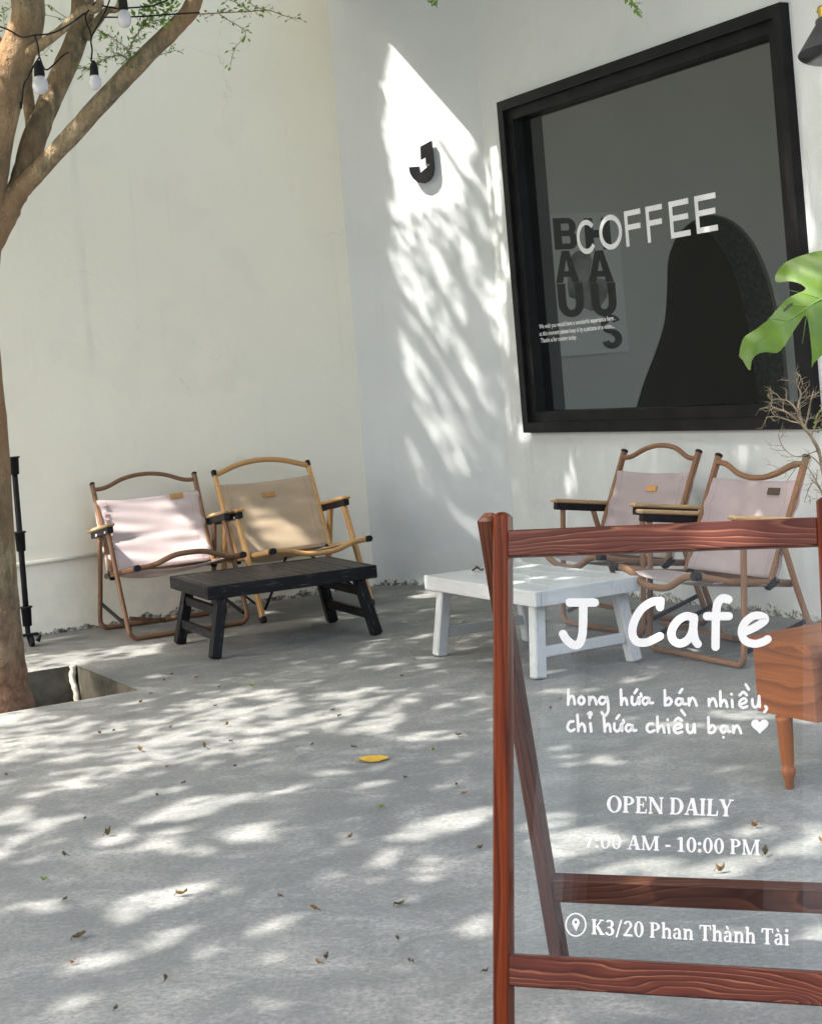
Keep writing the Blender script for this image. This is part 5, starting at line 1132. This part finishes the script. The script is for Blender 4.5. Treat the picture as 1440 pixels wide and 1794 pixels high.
IND = [(190, 1466, 'dleaf', 'dark crumpled leaf on the sunlit patch at lower left', .035, 1.1), (320, 1571, 'bleaf', 'orange brown leaf on the large sun patch at lower left', .04, .6), (140, 1645, 'dleaf', 'long dark withered leaf below the sun patch at bottom left', .055, .3), (78, 1545, 'gleaf', 'small yellow green leaf near the bottom left edge', .03, .5), (114, 1502, 'dleaf', 'tiny dark curled leaf above the yellow green one at left', .025, .8), (573, 1683, 'dleaf', 'dark red brown leaf of the pair at the bottom centre', .035, .8), (559, 1690, 'bleaf', 'light brown leaf of the pair at the bottom centre', .022, .5), (803, 1291, 'dleaf', 'dark pointed leaf in shade left of the sign post', .04, .5), (667, 1417, 'gleaf', 'small green leaf on the shaded concrete below the yellow leaf', .025, .6), (614, 1471, 'bleaf', 'small brown leaf below the green one in the middle of the yard', .026, .8), (842, 1490, 'dleaf', 'small dark curled leaf just left of the sign post', .022, .9), (700, 1588, 'dleaf', 'thin dark twig like leaf at the bottom right of the open yard', .04, .3), (550, 1595, 'bleaf', 'slim brown leaf on the narrow sun streak', .035, .3), (247, 1233, 'bleaf', 'brown leaf to the right of the tree pit', .032, .6), (345, 1190, 'bleaf', 'reddish leaf in front of the black table leg', .045, .3), (443, 1205, 'gleaf', 'yellow green leaf right of the black table near leg', .035, .8), (175, 1288, 'bleaf', 'curled leaf on the bright dapples below the tree pit', .03, .8), (247, 1318, 'bleaf', 'brown curled leaf below the dapples at left', .034, .9), (398, 1273, 'bleaf', 'light brown upright leaf on the bright streak', .026, 1.0), (360, 1313, 'dleaf', 'dark ring shaped leaf in the shade past the streak', .03, 1.2), (291, 1721, 'dleaf', 'round grey brown seed like leaf near the bottom edge', .018, 1.2), (620, 1312, 'dleaf', 'dark leaf lying just behind the yellow leaf', .03, .4), (760, 1316, 'gleaf', 'green brown leaf right of the yellow leaf', .024, .6), (547, 1308, 'dleaf', 'small dark leaf left of the yellow leaf', .022, .6), (595, 1257, 'dleaf', 'dark leaf at the edge of the far bright streak', .025, .5), (200, 1283, 'dleaf', 'dark leaf beside the curled one below the tree pit', .025, .6), (1322, 1452, 'bleaf', 'pale brown leaf seen through the glass at right', .03, .9), (1340, 1502, 'dleaf', 'dark leaf seen through the glass after the opening hours', .03, 1.0), (1262, 1531, 'bleaf', 'brown upright leaf seen through the glass above the rear rail', .03, 1.2), (1142, 1429, 'bleaf', 'leaf seen through the glass under the word daily', .022, .3), (1437, 1478, 'bleaf', 'orange leaf at the right edge seen through the glass', .025, .8), (965, 1244, 'dleaf', 'small dark leaf in front of the white table leg', .02, .8), (980, 1227, 'gleaf', 'lime green leaf in front of the white table leg', .024, .4)]
for x, y, mk, lab, L, cu in IND: put_leaf(x, y, mk, lab, GRP, L, L * .5, cu, random.uniform(0, 3.1))
small = [(288, 1194), (302, 1184), (265, 1218), (300, 1277), (384, 1206), (378, 1240), (295, 1346), (412, 1346), (150, 1438), (12, 1361), (323, 1375), (276, 1397), (115, 1580), (203, 1773), (584, 1247), (710, 1366), (800, 1379), (814, 1393), (697, 1650), (720, 1690), (492, 1575), (722, 1145), (812, 1092), (822, 1099), (727, 1158), (704, 1187), (1003, 1150), (850, 1707), (405, 1302), (130, 1690)]
for x, y in small: put_leaf(x, y, random.choice(['dleaf', 'dleaf', 'bleaf']), 'tiny dark scrap of dry leaf on the grey concrete', GRP + ', tiny scraps', .014, .008, .5, random.uniform(0, 3.1))
# dry litter in the tree pit
for x, y, lab, L in ((75, 1235, 'pale dry leaf lying against the trunk base in the tree pit', .05), (118, 1228, 'long bleached leaf lying in the corner of the tree pit', .06)):
    put_leaf(x, y + 8, 'yleaf' if False else 'bleaf', lab, 'leaves in the tree pit', L, .02, .5, .5, -.13)
bpy.context.view_layer.update()
